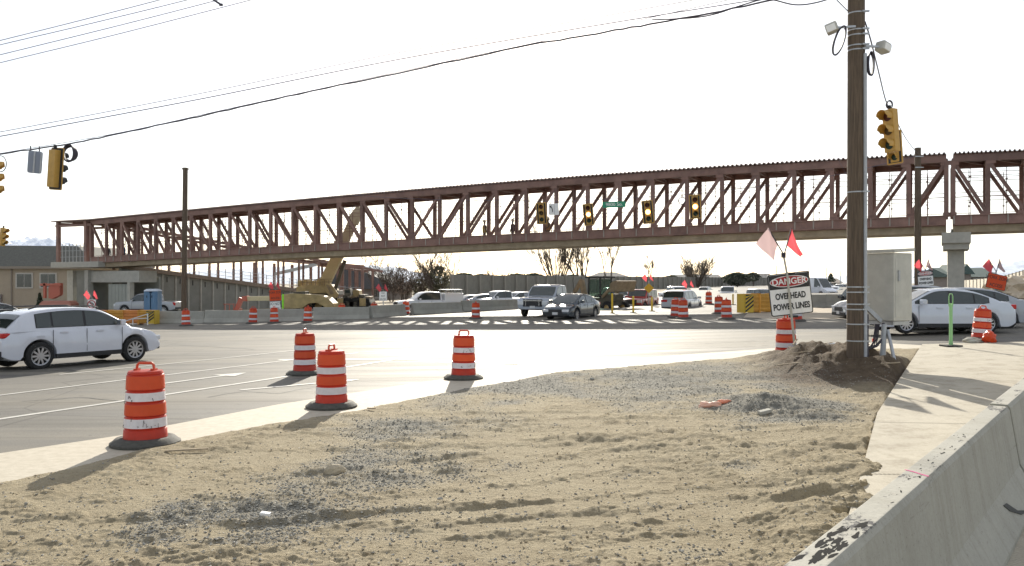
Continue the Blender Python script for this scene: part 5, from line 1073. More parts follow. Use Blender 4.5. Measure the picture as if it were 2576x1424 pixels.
MB().tube([sp_pt(2224, 815), sp_pt(2222, 870), sp_pt(2218, 935)], [.05, .055, .062], 12).build('support_pipe', M_grey, sp, smooth=60)
MB().tube([sp_pt(2233, 830), sp_pt(2260, 950, 17.0)], .034, 10).build('support_pipe', M_galv, sp, smooth=60)
MB().beam(sp_pt(2168, 762, 17.3), sp_pt(2216, 808, 17.5), .05, .09).build('brace', M_grey, sp)
for k in range(4): MB().tube([sp_pt(2212-3*k, 815), sp_pt(2208-4*k, 850+4*k), sp_pt(2203-6*k, 868+3*k), sp_pt(2178, 874+2*k)], .012, 6).build('hanging_cable', M_black, sp, smooth=60)
MB().tube([sp_pt(2222, 812), sp_pt(2222, 850), sp_pt(2205, 870), sp_pt(2172, 882)], .03, 8).build('flexible_conduit', M_black, sp, smooth=60)
p = gp(2198, 868); t = tag(MB().box((0, 0, .14), (.09, .01, .09)).beam((0, 0, 0), (0, 0, .1), .008, .008).build('marking_flag', M_sorange), 'tiny orange marking flag on the road behind the cable loop', 'flag'); t.location = p
# ================================================================== CONCRETE BARRIERS
def jersey(name, label, p, rz, L_, h=.84, tw=.155, group='concrete barriers', m=None, tilt=0, slots=False):
    k = h/.84; prof = [(-.305, 0), (-.305, .075*k), (-.165, .33*k), (-tw/2-.012, h-.03), (-tw/2+.01, h), (tw/2-.01, h), (tw/2+.012, h-.03), (.165, .33*k), (.305, .075*k), (.305, 0)]
    mb = MB(); mb.prism([(-L_/2, y, z) for y, z in prof], (L_, 0, 0)); o = mb.build(name, m or M_conc, bevel=.006); o.location = p; o.rotation_euler = (0, tilt, rz); tag(o, label, 'barrier', group); return o
M_barn, N, L, b = node_mat('near barrier concrete'); tc = N.new('ShaderNodeTexCoord').outputs['Object']
n1 = nnoise(N, L, tc, 1.6, 7, .65, (.5, 2, 1)); n2 = nnoise(N, L, tc, 30, 4, .7); n3 = nnoise(N, L, tc, 5, 6, .7, (.45, 1.6, 1)); n4 = nnoise(N, L, tc, 55, 3, .6)
c = mixc(N, L, .5, ramp(N, L, n1, [(.3, (.29, .28, .235)), (.7, (.41, .395, .335))]), ramp(N, L, n2, [(.3, (.31, .295, .25)), (.7, (.40, .385, .33))]))
geo = N.new('ShaderNodeNewGeometry'); sp_ = N.new('ShaderNodeSeparateXYZ'); L.new(tc, sp_.inputs[0])
topm = ramp(N, L, sp_.outputs['Z'], [(.83, (0, 0, 0)), (.838, (1, 1, 1))])
tar = ramp(N, L, n3, [(.545, (0, 0, 0)), (.585, (1, 1, 1))]); spk = ramp(N, L, n4, [(.62, (0, 0, 0)), (.68, (1, 1, 1))])
strk = nnoise(N, L, tc, 1.0, 5, .6, (7, 1, .5)); c = mixc(N, L, .35, c, ramp(N, L, strk, [(.36, (.66, .64, .58)), (.52, (1, 1, 1))]), 'MULTIPLY'); scf = nnoise(N, L, tc, 1.0, 6, .7, (.8, 2, 9)); c = mixc(N, L, .5, c, ramp(N, L, scf, [(.3, (.45, .45, .43)), (.36, (1, 1, 1))]), 'MULTIPLY')
tm = mixc(N, L, 1.0, mixc(N, L, 1.0, tar, ramp(N, L, n2, [(.42, (0, 0, 0)), (.5, (1, 1, 1))]), 'MULTIPLY'), topm, 'MULTIPLY')
c = mixc(N, L, tm, c, (.03, .03, .033)); c = mixc(N, L, mixc(N, L, .5, (0, 0, 0), spk), c, (.12, .115, .1)); L.new(c, b.inputs['Base Color']); b.inputs['Roughness'].default_value = .85
bp = N.new('ShaderNodeBump'); bp.inputs['Strength'].default_value = .35; bp.inputs['Distance'].default_value = .01; L.new(n2, bp.inputs['Height']); L.new(bp.outputs[0], b.inputs['Normal'])
bd_ = Vector((.605, .796, 0)).normalized(); bn_ = Vector((.796, -.605, 0)); b0 = Vector((1.04, 3.24, 0))+bn_*.075; brz = math.atan2(bd_.y, bd_.x)
TOPZ = CH-1.1
def nearbar(t0, t1, lab, dz=0):
    c_ = b0+bd_*(t0+t1)/2; o = jersey('concrete_barrier', lab, (c_.x, c_.y, TOPZ-.84+dz), brz, t1-t0, m=M_barn, group='concrete barriers beside the sidewalk'); return o
o = nearbar(-2.6, 5.38, 'nearest concrete barrier with black smears on top in the lower right corner'); MB().prism([(2.62, -.2008, .27), (2.72, -.2338, .21), (3.0, -.278, .13), (3.3, -.2999, .09), (3.3, -.2944, .10), (2.95, -.256, .17), (2.75, -.2063, .26)], (0, -.004, .002)).build('gap_shadow', mat('gap shadow dark', (.06, .06, .055), .9), o)  # dark sliver on the face paints the shadow of the barrier gap
mb = MB(); mb.prism([(.62, -.076, .8412), (.66, -.02, .8412), (.70, .03, .8412), (.72, .074, .8412), (.705, .076, .8412), (.68, .03, .8412), (.64, -.02, .8412), (.60, -.07, .8412)], (0, 0, .0006)); mb.build('paint_mark', mat('magenta marking paint', (.55, .05, .2), .8), o)
mb = MB()
for k in range(90):
    cl = k < 60; cx, cy = (rnd.gauss(-1.02, .16), rnd.gauss(.0, .03)) if cl else (rnd.uniform(-.7, 2.6), rnd.uniform(-.05, .05)); r_ = rnd.uniform(.004, .03 if cl else .014); n_ = 9; cy = max(-.05, min(.05, cy)); a0 = rnd.uniform(0, 6); e_ = rnd.uniform(1.5, 3.2); th = rnd.uniform(-.3, .3)
    pts = []
    for q in range(n_):
        u_, v_ = r_*e_*rnd.uniform(.6, 1.1)*math.cos(q*6.283/n_), r_*.45*rnd.uniform(.4, 1.3)*math.sin(q*6.283/n_); pts.append((cx+u_*math.cos(th)-v_*math.sin(th), max(-.07, min(.07, cy+u_*math.sin(th)+v_*math.cos(th))), .8406+k*1e-6))
    mb.prism(pts, (0, 0, .0005))
mb.build('tar_smear', mat('tar', (.014, .014, .014), .95, spec=.1), o)['kind'] = 'stuff'
nearbar(5.43, 11.5, 'second concrete barrier just beyond the joint at the right edge', .01)
nearbar(11.55, 17.6, 'third concrete barrier beyond the right edge end of the sidewalk', .015)
def barline(px, lab, seg=3.8, group='concrete barriers along the work zone', y=None):
    W_ = [gp(*q) for q in px]; acc = 0; i = 0
    for a, c_ in zip(W_[:-1], W_[1:]):
        L_ = (c_-a).length; n_ = max(1, round(L_/seg)); d = (c_-a)/n_
        for k in range(n_):
            m_ = a+d*(k+.5); jersey('concrete_barrier', lab[min(i, len(lab)-1)], (m_.x, m_.y, m_.z-.03), math.atan2(d.y, d.x), d.length-.05, m=M_bar2, group=group); i += 1
M_bar2 = mat('barrier weathered', (.33, .32, .28), .9, 0, .15, .2, 1.5)
nL = ['concrete barrier section in the work zone row, number %s from the left end' % w for w in 'one two three four five six seven eight nine ten eleven twelve thirteen'.split()]
nL = [s_.replace('number one from', 'right at').replace('number ', '') if 'number one' in s_ else s_.replace('number two', 'second').replace('number three', 'third').replace('number four', 'fourth').replace('number five', 'fifth').replace('number six', 'sixth').replace('number seven', 'seventh').replace('number eight', 'eighth').replace('number nine', 'ninth').replace('number ten', 'tenth').replace('number eleven', 'eleventh').replace('number twelve', 'twelfth').replace('number thirteen', 'thirteenth') for s_ in nL]
barline([(398, 814), (640, 811), (930, 801), (1020, 792)], nL)
nR = ['concrete barrier section starting the central row behind the lone barrel on the left', 'second section of the central barrier row', 'third section of the central barrier row', 'fourth section of the central barrier row', 'fifth section of the central barrier row behind the light grey pickup', 'sixth section of the central barrier row', 'last section of the central barrier row']
barline([(1036, 792), (1160, 785), (1300, 777)], nR, group='central barrier row')
barline([(2040, 774), (2078, 773), (2118, 773)], ['barrier section right of the danger sign, left one', 'barrier section right of the danger sign, right one', 'barrier section beside the wooden pole'], group='barriers beyond the danger sign')
M_patch = mat('median soil', (.40, .34, .26), .95, 0, .15, .3, 3)
pp = [gp(*q) for q in ((1870, 800), (1885, 784), (1960, 778), (2040, 775), (2125, 775), (2135, 803), (2000, 803))]; gsheet('median_dirt', [(q.x, q.y) for q in pp], M_patch, .02, 2.0)
# crash cushions
def cushion(label, xe, yb, Z, n_, pw_, h, m1, m2, side, ang):
    X = (xe-XC)/F*Z; t = thing('crash_cushion', label, 'crash cushion', (X, Z, g(X, Z)), ang)
    for i in range(n_):
        mb = MB(); mb.box((side*(pw_*(i+.5)), 0, h*.53), (pw_*.96, .75, h*.9))
        for k in range(4): mb.box((side*(pw_*(i+.5)), 0, h*(.2+.2*k)), (pw_*.98, .82, h*.08))
        mb.build('module', m1 if i % 2 else m2, t, bevel=.03)
        MB().box((side*pw_*(i+1), 0, h*.5), (.08, .88, h)).build('diaphragm', M_rust, t)
    c_ = MB(); c_.box((side*.0-side*.04, -.0, h*.5), (.06, .8, h*.95)); nose = c_.build('nose', mat('chevron yellow', (.62, .42, .04), .5), t)
    f = MB(); f.box((0+side*.22, -.44, h*.5), (.5, .02, h*.9)); pl = f.build('chevron_panel', mat('chevron yellow', (.62, .42, .04), .5), t)
    for k in range(5):
        z = h*(.05+.2*k); q = MB(); lo, hi = max(z, h*.06), min(z+.38, h*.94)
        q.prism([(side*.22-.25, -.452, min(max(z, h*.06), h*.94)), (side*.22+.25, -.452, min(max(z+.38, h*.06), h*.94)), (side*.22+.25, -.452, min(max(z+.5, h*.06), h*.94)), (side*.22-.25, -.452, min(max(z+.12, h*.06), h*.94))], (0, .008, 0)); q.build('black_stripe', M_ink, t)
    return t
M_att = mat('attenuator orange', (.60, .22, .05), .6, 0, .15, 0, 2); M_att2 = mat('attenuator amber', (.55, .28, .04), .6, 0, .15, 0, 2)
cushion('orange and amber crash cushion with striped end behind the white suv', 393, 815, 55, 4, 1.0, .95, M_att, M_att2, -1, .03)
cushion('dusty amber crash cushion with black and yellow stripes left of the danger sign', 1866, 790, 47, 4, .9, 1.12, M_att2, M_att2, 1, .28)
p = gp(388, 816); t = thing('road_gate', 'low white tubular gate in front of the orange crash cushion', 'gate', (p.x, p.y-1.0, p.z)); s_ = F/(p.y-1)
MB().beam((0, 0, 0), (0, 0, .75), .06, .06, up=(1, 0, 0)).build('post', M_pipe, t); MB().beam((0, 0, .72), (-1.9, 0, .12), .05, .05).build('diagonal_bar', M_pipe, t); MB().beam((-.95, 0, .0), (-.95, 0, .42), .05, .05, up=(1, 0, 0)).build('post', M_pipe, t); MB().beam((0, 0, .45), (-.9, 0, .4), .05, .05).build('rail', M_pipe, t)
# portable toilets
M_toil = mat('toilet blue', (.10, .20, .33), .5, 0, .05); M_toilr = mat('toilet white roof', (.55, .6, .66), .4)
for k, x in enumerate((372, 391)):
    Z = 72; X = (x-XC)/F*Z+(0 if k else .22); t = thing('portable_toilet', ('left', 'right')[k]+' one of the two blue portable toilets in front of the ramp wall', 'portable toilet', (X, Z, g(X, Z)-.1+.25), 0, 'blue portable toilets')
    MB().box((0, 0, 1.0), (.74, .9, 2.0)).build('cabin', M_toil, t, bevel=.03); MB().box((0, -.46, 1.0), (.5, .03, 1.7)).build('door', M_toil, t); MB().box((-.1, -.48, 1.55), (.06, .02, .2)).build('vent', M_dark, t)
    MB().lathe([(.55, 2.0), (.5, 2.1), (.3, 2.2), (.001, 2.22)], 12, (0, 0, 0)).build('roof', M_toilr, t, smooth=50)
# ================================================================== CRANE AND LIFT
Zc = 76; pc = P(840, 712, Zc); gzc = g(pc.x, Zc); cr = thing('mobile_crane', 'yellow mobile crane with boom raised behind the left half of the footbridge', 'crane', (pc.x, Zc, gzc)); oc = Vector((pc.x, Zc, gzc))
def C(x, y, Z=Zc): return P(x, y, Z)-oc
def pxp(pts, Z, depth, name, m, par=cr, bev=0): return MB().prism([C(x, y, Z) for x, y in pts], (0, depth, 0)).build(name, m, par, bevel=bev)
M_dust = mat('dusty crane yellow', (.42, .31, .14), .6, 0, .25, 0, 2)
pxp([(852, 752), (928, 750), (932, 764), (852, 766)], Zc-1.3, 2.6, 'carrier', M_olive, bev=.05)
for x0_, x1_, yt_, yb_, mm in ((862, 874, 742, 752, M_olive), (878, 898, 745, 752, M_tanm), (902, 916, 741, 751, M_olive), (918, 930, 746, 752, M_tanm)): pxp([(x0_, yt_), (x1_, yt_), (x1_, yb_), (x0_, yb_)], Zc-1.1, 2.0, 'deck_box', mm, bev=.03)
pxp([(752, 735), (850, 731), (852, 742), (752, 744)], Zc-1.2, 2.4, 'turntable_deck', M_olive, bev=.04)
pxp([(745, 722), (772, 716), (826, 716), (838, 730), (836, 738), (745, 738)], Zc-1.35, 2.7, 'superstructure', M_dust, bev=.06)
for x0_, x1_, yt_ in ((748, 758, 706), (763, 772, 703), (777, 792, 707), (797, 808, 702)): pxp([(x0_, yt_), (x1_, yt_-1), (x1_, 719), (x0_, 720)], Zc-1.2, 1.6, 'winch_housing', M_dust, bev=.05)
mb = MB()
for x in range(750, 836, 11): mb.beam(C(x, 718, Zc-1.4), C(x, 704, Zc-1.4), .05, .05)
mb.beam(C(750, 704, Zc-1.4), C(835, 702, Zc-1.4), .05, .05); mb.beam(C(750, 711, Zc-1.4), C(835, 709, Zc-1.4), .04, .04); mb.build('hand_rail', M_tanm, cr)
pxp([(818, 712), (832, 714), (851, 740), (847, 750), (832, 748), (815, 730)], Zc-1.6, .3, 'boom_pivot_plate', M_dust, bev=.04)
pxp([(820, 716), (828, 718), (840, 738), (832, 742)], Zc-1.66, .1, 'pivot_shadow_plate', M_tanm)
pxp([(866, 728), (880, 726), (884, 744), (866, 744)], Zc-2.0, 1.2, 'cab', M_olive, bev=.05); pxp([(869, 730), (878, 729), (880, 737), (869, 737)], Zc-2.03, .05, 'cab_window', M_glass)
pxp([(884, 732), (896, 728), (903, 730), (905, 746), (884, 746)], Zc-1, 1.5, 'engine_housing', M_dust, bev=.04)
def boom(a, b_, w0, w1, name, m, Z0, Z1):
    a = C(*a, Z0); b_ = C(*b_, Z1); mb = MB(); d = (b_-a).normalized(); sx_ = Vector((0, 1, 0)); u = sx_.cross(d); vs = []
    for p_, w_ in ((a, w0), (b_, w1)):
        for i, j in ((-.5, -.5), (.5, -.5), (.5, .5), (-.5, .5)): vs.append(p_+sx_*(w_*.8*i)+u*(w_*j))
    mb.add(vs, [(3, 2, 1, 0), (4, 5, 6, 7), (0, 1, 5, 4), (1, 2, 6, 5), (2, 3, 7, 6), (3, 0, 4, 7)]); return mb.build(name, m, cr, bevel=.03)
M_boom = mat('boom dusty yellow', (.50, .40, .22), .6, 0, .12, 0, 1); M_tip = mat('boom tip tan', (.36, .30, .2), .6, 0, .15, 0, 2)
boom((812, 722), (858, 628), .98, .92, 'boom', M_boom, Zc-.3, Zc-.6); boom((858, 628), (890, 552), .80, .76, 'boom_section', M_tip, Zc-.6, Zc-.8)
boom((886, 560), (908, 522), 1.05, .7, 'boom_head', M_tip, Zc-.8, Zc-.9)
MB().beam(C(840, 738), C(868, 655), .30, .30).build('lift_cylinder', M_olive, cr)
MB().beam(C(862, 648), C(880, 585), .34, .22).build('jib_bracket', M_olive, cr)
mb = MB(); mb.tube([C(912, 525), C(915, 560), C(917, 600), C(918, 640)], .04, 6); mb.build('hoist_rope', M_black, cr); MB().box(C(916, 580), (.3, .2, .5)).build('hook_block', M_blk, cr)
for i in range(5): MB().beam(C(890+i*4, 560+i*6), C(880+i*5, 590+i*3), .05, .05).build('boom_rope', M_black, cr)
for x in (862, 880, 903, 921):
    for zz in (-1.2, 1.2): big_wheel(cr, C(x, 0).x, zz, .62, .4, M_olive)
for x in (856, 912): MB().box(C(x, 760, Zc-1.7), (.5, .25, .7)).build('outrigger', M_dust, cr)
# telescopic boom lift / carrier to the left with cream boom
Zl = 73; pl_ = P(760, 712, Zl); gzl = g(pl_.x, Zl); lf = thing('telehandler', 'dusty yellow telehandler with cream boom and red orange head in front of the ramp wall', 'boom lift', (pl_.x, Zl, gzl)); ol = Vector((pl_.x, Zl, gzl))
def D(x, y, Z=Zl): return P(x, y, Z)-ol
def pp_(pts, Z, dep, name, m, bev=0): return MB().prism([D(x, y, Z) for x, y in pts], (0, dep, 0)).build(name, m, lf, bevel=bev)
pp_([(785, 748), (785, 742), (620, 746), (620, 757), (785, 756)], Zl-1.4, .6, 'boom', M_cream, .03)
pp_([(712, 741), (735, 738), (800, 742), (822, 748), (838, 764), (838, 792), (826, 792), (816, 772), (796, 762), (775, 764), (760, 776), (712, 776)], Zl-2.4, 2.2, 'body', M_dust, .05)
pp_([(738, 734), (768, 733), (768, 741), (738, 742)], Zl-2.3, 1.4, 'engine_cover', M_olive, .04)
pp_([(842, 770), (862, 764), (850, 792), (838, 792)], Zl-2.2, 1.0, 'fender', M_dust, .04)
pp_([(717, 770), (745, 770), (745, 792), (717, 792)], Zl-1.2, 2.2, 'rear_housing', M_dust, .05)
pp_([(608, 746), (620, 744), (622, 758), (608, 758)], Zl-1.5, .8, 'boom_head', M_mred, .03)
MB().beam(D(608, 750, Zl-1.2), D(592, 790, Zl-1.2), .3, .4).build('jib', M_mred, lf); pp_([(564, 788), (600, 788), (600, 776), (592, 776), (592, 784), (564, 782)], Zl-1.5, 1.0, 'platform', M_mred)
mb = MB()
for x in (566, 577, 588): mb.beam(D(x, 788, Zl-1.5), D(x, 764, Zl-1.5), .05, .05)
mb.beam(D(562, 765, Zl-1.5), D(592, 765, Zl-1.5), .05, .05); mb.build('platform_rail', M_mred, lf)
for x in (735, 770, 808): big_wheel(lf, D(x, 0).x, -.95, .6, .4); big_wheel(lf, D(x, 0).x, .95, .6, .4)
# orange equipment at the far left
Zo = 78; po = P(140, 712, Zo); go = g(po.x, Zo); eq = thing('orange_barricade', 'orange work equipment with framed panel in front of the tan building', 'equipment', (po.x, Zo, go)); oo = Vector((po.x, Zo, go))
def E(x, y, Z=Zo): return P(x, y, Z)-oo
MB().prism([E(x, y) for x, y in ((96, 782), (98, 765), (106, 757), (170, 757), (178, 764), (178, 782))], (0, 1.5, 0)).build('plastic_body', mat('faded orange plastic', (.48, .2, .15), .6), eq, bevel=.05)
mb = MB(); mb.beam(E(113, 750), E(113, 712), .25, .2, up=(1, 0, 0)); mb.beam(E(102, 716), E(155, 716), .25, .2); mb.build('frame', M_mred, eq); MB().prism([E(x, y) for x, y in ((122, 750), (122, 722), (138, 712), (150, 712), (150, 742), (130, 752))], (0, .6, 0)).build('panel', M_mred, eq)
# ================================================================== TREES
def bare_tree(label, x, ytop, Z, stems=1, spread=.25, seed=1, thick=.09, name='bare_tree', twig=5, lvl=4, group='leafless trees', base=.0, wid=1.0):
    r = random.Random(seed); X = (x-XC)/F*Z; gz_ = g(X, Z); Hh = CH-(ytop-YC)/F*Z-gz_; t = thing(name, label, 'tree', (X, Z, gz_-.2), 0, group); tr = MB(); cr_ = MB()
    def br(p, d, L_, rad, lv):
        n_ = 4; pts = [p]; q = Vector(p); dd = Vector(d)
        for i in range(n_): dd = (dd+Vector((r.uniform(-1, 1), r.uniform(-1, 1), r.uniform(-.2, .5)))*.11).normalized(); q = q+dd*L_/n_; pts.append(q.copy())
        (tr if lv == 0 else cr_).tube(pts, [max(rad, .022*Z/100)*(1-.16*i) for i in range(n_+1)], 6 if lv < 2 else 3, caps=False)
        if lv >= lvl: return
        for k in range(twig if lv < lvl-1 else 4):
            f = r.uniform(.3, 1.0); i = min(int(f*n_), n_-1); pp = pts[i].lerp(pts[i+1], f*n_-i)
            nd = (dd+Vector((r.uniform(-1, 1), r.uniform(-1, 1), r.uniform(-.1, .7)))*(.75*wid)).normalized(); br(pp, nd, L_*r.uniform(.42, .68), rad*(1-.5*f)*.55, lv+1)
    for s_ in range(stems):
        a = r.uniform(0, 6.28); k = spread if stems > 1 else .04; d = Vector((math.cos(a)*k*r.uniform(.4, 1), math.sin(a)*k, 1)).normalized(); br(Vector((math.cos(a)*.2*(stems > 1), math.sin(a)*.2*(stems > 1), 0)), d, Hh*r.uniform(.55, .7), thick*1.5*Hh/8*r.uniform(.7, 1.1), 0)
    tr.build('trunk', M_bark, t, smooth=60); cr_.build('branches', M_bark, t); return t
bare_tree('tall leafless multi stem tree behind the noise wall left of the light grey pickup', 1402, 560, 150, 8, .42, 4, .11, lvl=3, wid=.5, twig=5)
bare_tree('leafless tree with three slim stems behind the noise wall above the backhoe', 1462, 575, 165, 5, .34, 9, .10, lvl=3, wid=.5, twig=5)
bare_tree('slender leafless tree behind the noise wall above the house ridge', 1534, 575, 170, 2, .2, 12, .10, lvl=3, wid=.6)
bare_tree('small leafless tree above the red off road vehicle', 1635, 652, 190, 2, .2, 14, .08, lvl=3)
bare_tree('round dense leafless bush above the wall at right of the silver suv', 1753, 640, 215, 34, .85, 15, .05, twig=6, lvl=2, wid=.8)
bare_tree('twiggy bush above the noise wall left part', 1250, 655, 140, 8, .6, 16, .04, lvl=2, wid=.9)
bare_tree('slim leafless tree just right of the crane', 945, 628, 118, 2, .1, 17, .04, lvl=3)
bare_tree('two stem leafless tree left of the reddish thicket', 985, 630, 118, 2, .12, 18, .04, lvl=3)
bare_tree('leafless tree rising out of the conifer beside the noise wall', 1085, 628, 112, 4, .2, 19, .045, lvl=3)
bare_tree('thin leafless tree left of the noise wall end', 1062, 625, 114, 2, .12, 20, .04, lvl=3)
bare_tree('faint leafless tree at far left of the noise wall', 1130, 630, 140, 2, .15, 21, .035, lvl=3)
def leafy(label, x, ytop, ybot, wpx, Z, m, seed, n_=5000, cone=False, name='evergreen_tree', leaf=.16, squash=1.0):
    rs = np.random.RandomState(seed); X = (x-XC)/F*Z; gz_ = g(X, Z); H_ = CH-(ytop-YC)/F*Z-gz_; Wd = wpx/F*Z/2; zb__ = max(.3, CH-(ybot-YC)/F*Z-gz_); t = thing(name, label, 'tree', (X, Z, gz_-.1)); MB().tube([(0, 0, 0), (.05, 0, H_*.8)], [.22, .06], 8).build('trunk', M_bark, t)
    u = rs.rand(n_); z = zb__+(H_-zb__)*u; prof = (1-u)**.8+.08 if cone else np.sqrt(np.clip(1-(2*u-1)**2, 0.02, 1)); a = rs.rand(n_)*6.283
    lump_ = 1+.35*np.sin(a*3+seed+u*9)+.25*np.sin(a*5+u*17); R_s = Wd*prof*lump_*np.sqrt(rs.uniform(.15, 1, n_))*squash; c_ = np.stack([R_s*np.cos(a), R_s*np.sin(a), z], -1)
    v1 = rs.randn(n_, 3); v1 /= np.linalg.norm(v1, axis=1)[:, None]; v2 = np.cross(v1, rs.randn(n_, 3)); v2 /= np.linalg.norm(v2, axis=1)[:, None]; s_ = leaf*rs.uniform(.5, 1.4, n_)[:, None]
    V_ = np.stack([c_-v1*s_, c_+v2*s_*.6, c_+v1*s_, c_-v2*s_*.6], 1).reshape(-1, 3); o = np_mesh('crown', V_, np.arange(4*n_).reshape(-1, 4), m, False); o.parent = t; return t
M_lf1 = mat('dark evergreen leaves', (.06, .075, .045), .8, translucent=.15, noise=.5, scale=2); M_lf2 = mat('olive conifer', (.17, .165, .10), .8, translucent=.3, noise=.4, scale=2); M_lf3 = mat('reddish winter thicket', (.27, .21, .17), .9, noise=.4, scale=2)
leafy('olive conifer clump at the left end of the noise wall', 1103, 668, 735, 60, 112, M_lf2, 1, 3200, leaf=.12)
leafy('brownish winter thicket between the crane and the conifer', 1012, 673, 738, 72, 118, M_lf3, 2, 1500, leaf=.10, name='thicket')
leafy('darker thicket low beside the slim trees right of the crane', 1055, 700, 745, 60, 120, M_lf2, 3, 1800, leaf=.11, name='thicket')
leafy('rounded dark evergreen hanging over the noise wall at right', 1855, 686, 716, 56, 215, M_lf1, 4, 5000, leaf=.3)
leafy('small dark evergreen left of the danger sign', 1895, 686, 706, 30, 250, M_lf1, 5, 2000, leaf=.3)
leafy('dark pine tree behind the tan house right of the danger sign', 2090, 688, 708, 18, 330, M_lf1, 6, 1500, cone=True, leaf=.3)
leafy('small dark cone shaped shrub before the tan building', 100, 735, 775, 14, 90, M_lf1, 7, 1200, cone=True, leaf=.12, name='shrub')
for k, (x, yt, Z_, n_) in enumerate(((985, 672, 118, 14), (1018, 668, 119, 16), (1050, 690, 119, 12), (1100, 662, 111, 14))):
    bare_tree(('dense twiggy brown bush just right of the crane', 'dense twiggy brown bush in the winter thicket', 'low twiggy bush left of the conifer clump', 'twiggy bush growing through the conifer clump')[k], x, yt, Z_, n_, .5, 50+k, .03, name='bush', lvl=2, wid=.8, twig=7)
# evergreen hedge tops along the wall
rs_ = np.random.RandomState(5)
for k, (x, yt, w_) in enumerate(((1165, 690, 60), (1210, 692, 50), (1300, 691, 50), (1345, 690, 46), (1440, 694, 40), (1690, 696, 50), (1840, 697, 40))):
    leafy(('bushy dark treetop just over the noise wall, first from the left', 'bushy dark treetop just over the noise wall, second from the left', 'bushy dark treetop over the wall right of the twiggy bush', 'bushy dark treetop over the wall left of the tall multi stem tree', 'bushy dark treetop over the wall between the bare trees', 'bushy dark treetop left of the round leafless bush', 'bushy dark treetop between the leafless bush and the rounded evergreen')[k], x, yt-3, 712, w_, 150+k*14, M_lf1, 30+k, 1500, leaf=.25)
# ================================================================== MOUNTAINS
def ridge(name, label, x0, x1, prof, Z, m, depth, seed, rough_=.12, ridged=True):
    n_ = 220; k = 40; xs_ = np.linspace(x0, x1, n_); vs = []
    V_ = []
    for j in range(k):
        v = j/(k-1); Zj = Z+depth*(v-.5)*2
        sh = math.sin(min(v, 1-v)*math.pi) if True else 0
        sh = (1-abs(2*v-1))**.8
        for x in xs_: 
            X = (x-XC)/F*Z; h = np.interp(x, [p[0] for p in prof], [YC-p[1] for p in prof])/F*Z
            V_.append((X, Zj, h, sh))
    V_ = np.array(V_); nz = 1-2*np.abs(fbm(V_[:, 0]/Z*26+seed, V_[:, 1]/Z*26, 6, .55)); z = V_[:, 2]*(V_[:, 3]*(1-rough_)+rough_*nz*np.minimum(V_[:, 3]*3, 1)); 
    V3 = np.stack([V_[:, 0], V_[:, 1], z-2], -1); o = np_mesh(name, V3, grid_faces(k, n_), m, False); tag(o, kind='structure'); return o
M_snow, N, L, b = node_mat('haze tinted snowy rock'); tc = N.new('ShaderNodeTexCoord').outputs['Object']; n1 = nnoise(N, L, tc, .012, 8, .65)
L.new(ramp(N, L, n1, [(.40, (.36, .46, .62)), (.58, (.80, .86, .95))]), b.inputs['Base Color']); b.inputs['Roughness'].default_value = .9  # snow over rock, with the distance haze put in as pale blue
M_hill = mat('haze blue hills', (.42, .50, .62), .95, 0, .12, 0, .004)  # blue of the hazy air is put into the hill colour
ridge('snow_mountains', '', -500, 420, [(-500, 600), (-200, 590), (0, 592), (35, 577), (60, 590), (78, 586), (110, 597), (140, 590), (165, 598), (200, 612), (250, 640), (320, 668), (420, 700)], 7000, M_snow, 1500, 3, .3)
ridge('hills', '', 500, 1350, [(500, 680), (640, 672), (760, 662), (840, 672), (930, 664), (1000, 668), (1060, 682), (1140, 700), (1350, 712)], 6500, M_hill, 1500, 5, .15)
ridge('hills', '', 1950, 3100, [(1950, 712), (2080, 700), (2150, 688), (2250, 678), (2330, 672), (2400, 664), (2500, 668), (2570, 650), (2800, 640), (3100, 660)], 6800, M_hill, 1500, 8, .15)
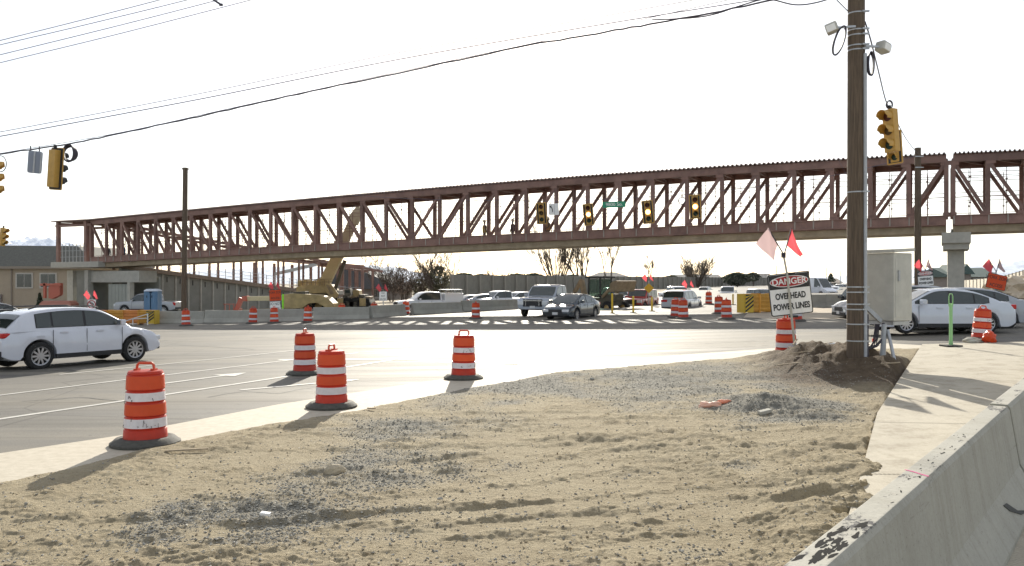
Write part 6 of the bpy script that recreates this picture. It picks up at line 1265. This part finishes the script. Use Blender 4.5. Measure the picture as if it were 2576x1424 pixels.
# ================================================================== PEOPLE
def person(label, p, rz, h=1.75, vest=(.55, .42, .05), pants=(.05, .06, .09), pose=0):
    t = thing('person', label, 'person', p, rz); k = h/1.75
    V_ = [(0, 0, .93), (0, 0, 1.15), (0, 0, 1.38), (0, 0, 1.5), (0, -.01, 1.62), (0, -.01, 1.72), (.18, 0, 1.4), (.25, -.05, 1.14), (.22, -.25, 1.02), (.22, -.33, 1.0), (-.18, 0, 1.4), (-.27, .0, 1.14), (-.27, -.08, .9), (-.27, -.1, .82), (.1, 0, .88), (.11, -.03, .48), (.11, .02, .08), (.11, -.16, .03), (-.1, 0, .88), (-.12, .02, .48), (-.13, .05, .08), (-.13, -.12, .03)]
    E_ = [(0, 1), (1, 2), (2, 3), (3, 4), (4, 5), (2, 6), (6, 7), (7, 8), (8, 9), (2, 10), (10, 11), (11, 12), (12, 13), (0, 14), (14, 15), (15, 16), (16, 17), (0, 18), (18, 19), (19, 20), (20, 21)]
    R_ = [.15, .14, .16, .07, .09, .085, .07, .05, .04, .045, .07, .05, .04, .045, .095, .07, .05, .04, .095, .07, .05, .04]
    me = bpy.data.meshes.new('body'); me.from_pydata([tuple(c*k for c in v) for v in V_], E_, []); o = bpy.data.objects.new('body', me); COL.objects.link(o); o.parent = t
    md = o.modifiers.new('skin', 'SKIN'); 
    for i, sv in enumerate(me.skin_vertices[0].data): sv.radius = (R_[i]*k, R_[i]*k*.85)
    me.skin_vertices[0].data[0].use_root = True; s_ = o.modifiers.new('sub', 'SUBSURF'); s_.levels = 1; s_.render_levels = 2
    me.materials.append(mat('clothes %s' % (str(pants)), pants, .9))
    MB().lathe([(.19*k, .9*k), (.2*k, 1.1*k), (.215*k, 1.35*k), (.12*k, 1.47*k)], 16, squash=.75).build('vest', mat('vest %s' % str(vest), vest, .8), t, smooth=60)
    MB().lathe([(.16*k, 1.68*k), (.125*k, 1.71*k), (.12*k, 1.77*k), (.08*k, 1.83*k), (.001, 1.845*k)], 16).build('hard_hat', mat('hat %s' % str(vest), (.6, .55, .4), .5), t, smooth=60); return t
for x, f, off, lab, v_, pt in ((1202, .7, 1.0, 'worker in ochre high visibility vest standing on the bridge deck near the middle', (.35, .27, .08), (.1, .09, .07)), (1269, .7, 1.3, 'worker in dark clothes on the bridge deck right of the ochre vest worker', (.08, .06, .06), (.05, .05, .06)), (243, .7, 1.2, 'person in dark jacket at the far left end of the bridge deck', (.03, .035, .05), (.05, .05, .06)), (283, .7, 1.2, 'person in blue jacket second bay from the left end of the bridge', (.04, .12, .25), (.05, .06, .1)), (1355, .7, 1.6, 'worker in dull orange vest on the bridge deck left of the first hanging signal', (.3, .18, .08), (.1, .09, .07))):
    s_ = Sta(x); q = s_.at(.915, off); person(lab, (q.x, q.y, q.z-.0), rnd.uniform(0, 6), vest=v_, pants=pt)

# ================================================================== HAZE
hz = MB(); hz.box((0, 0, 0), (2, 2, 2)).build('haze_tmp', M_white)
hb = bpy.data.objects['haze_tmp']; hb.name = 'haze'; hb.data.name = 'haze'; hb.location = (0, 4400, 330); hb.scale = (6950, 5200, 352)
mh = bpy.data.materials.new('haze air'); mh.use_nodes = True; mh.node_tree.nodes.remove(mh.node_tree.nodes['Principled BSDF']); pv = mh.node_tree.nodes.new('ShaderNodeVolumePrincipled')
pv.inputs['Color'].default_value = (.93, .95, 1, 1); pv.inputs['Density'].default_value = HAZE; pv.inputs['Anisotropy'].default_value = .5
mh.node_tree.links.new(pv.outputs[0], mh.node_tree.nodes['Material Output'].inputs['Volume']); hb.data.materials.clear(); hb.data.materials.append(mh); hb['kind'] = 'stuff'; hb['label'] = 'thin pale haze over the whole place'; hb['category'] = 'haze'
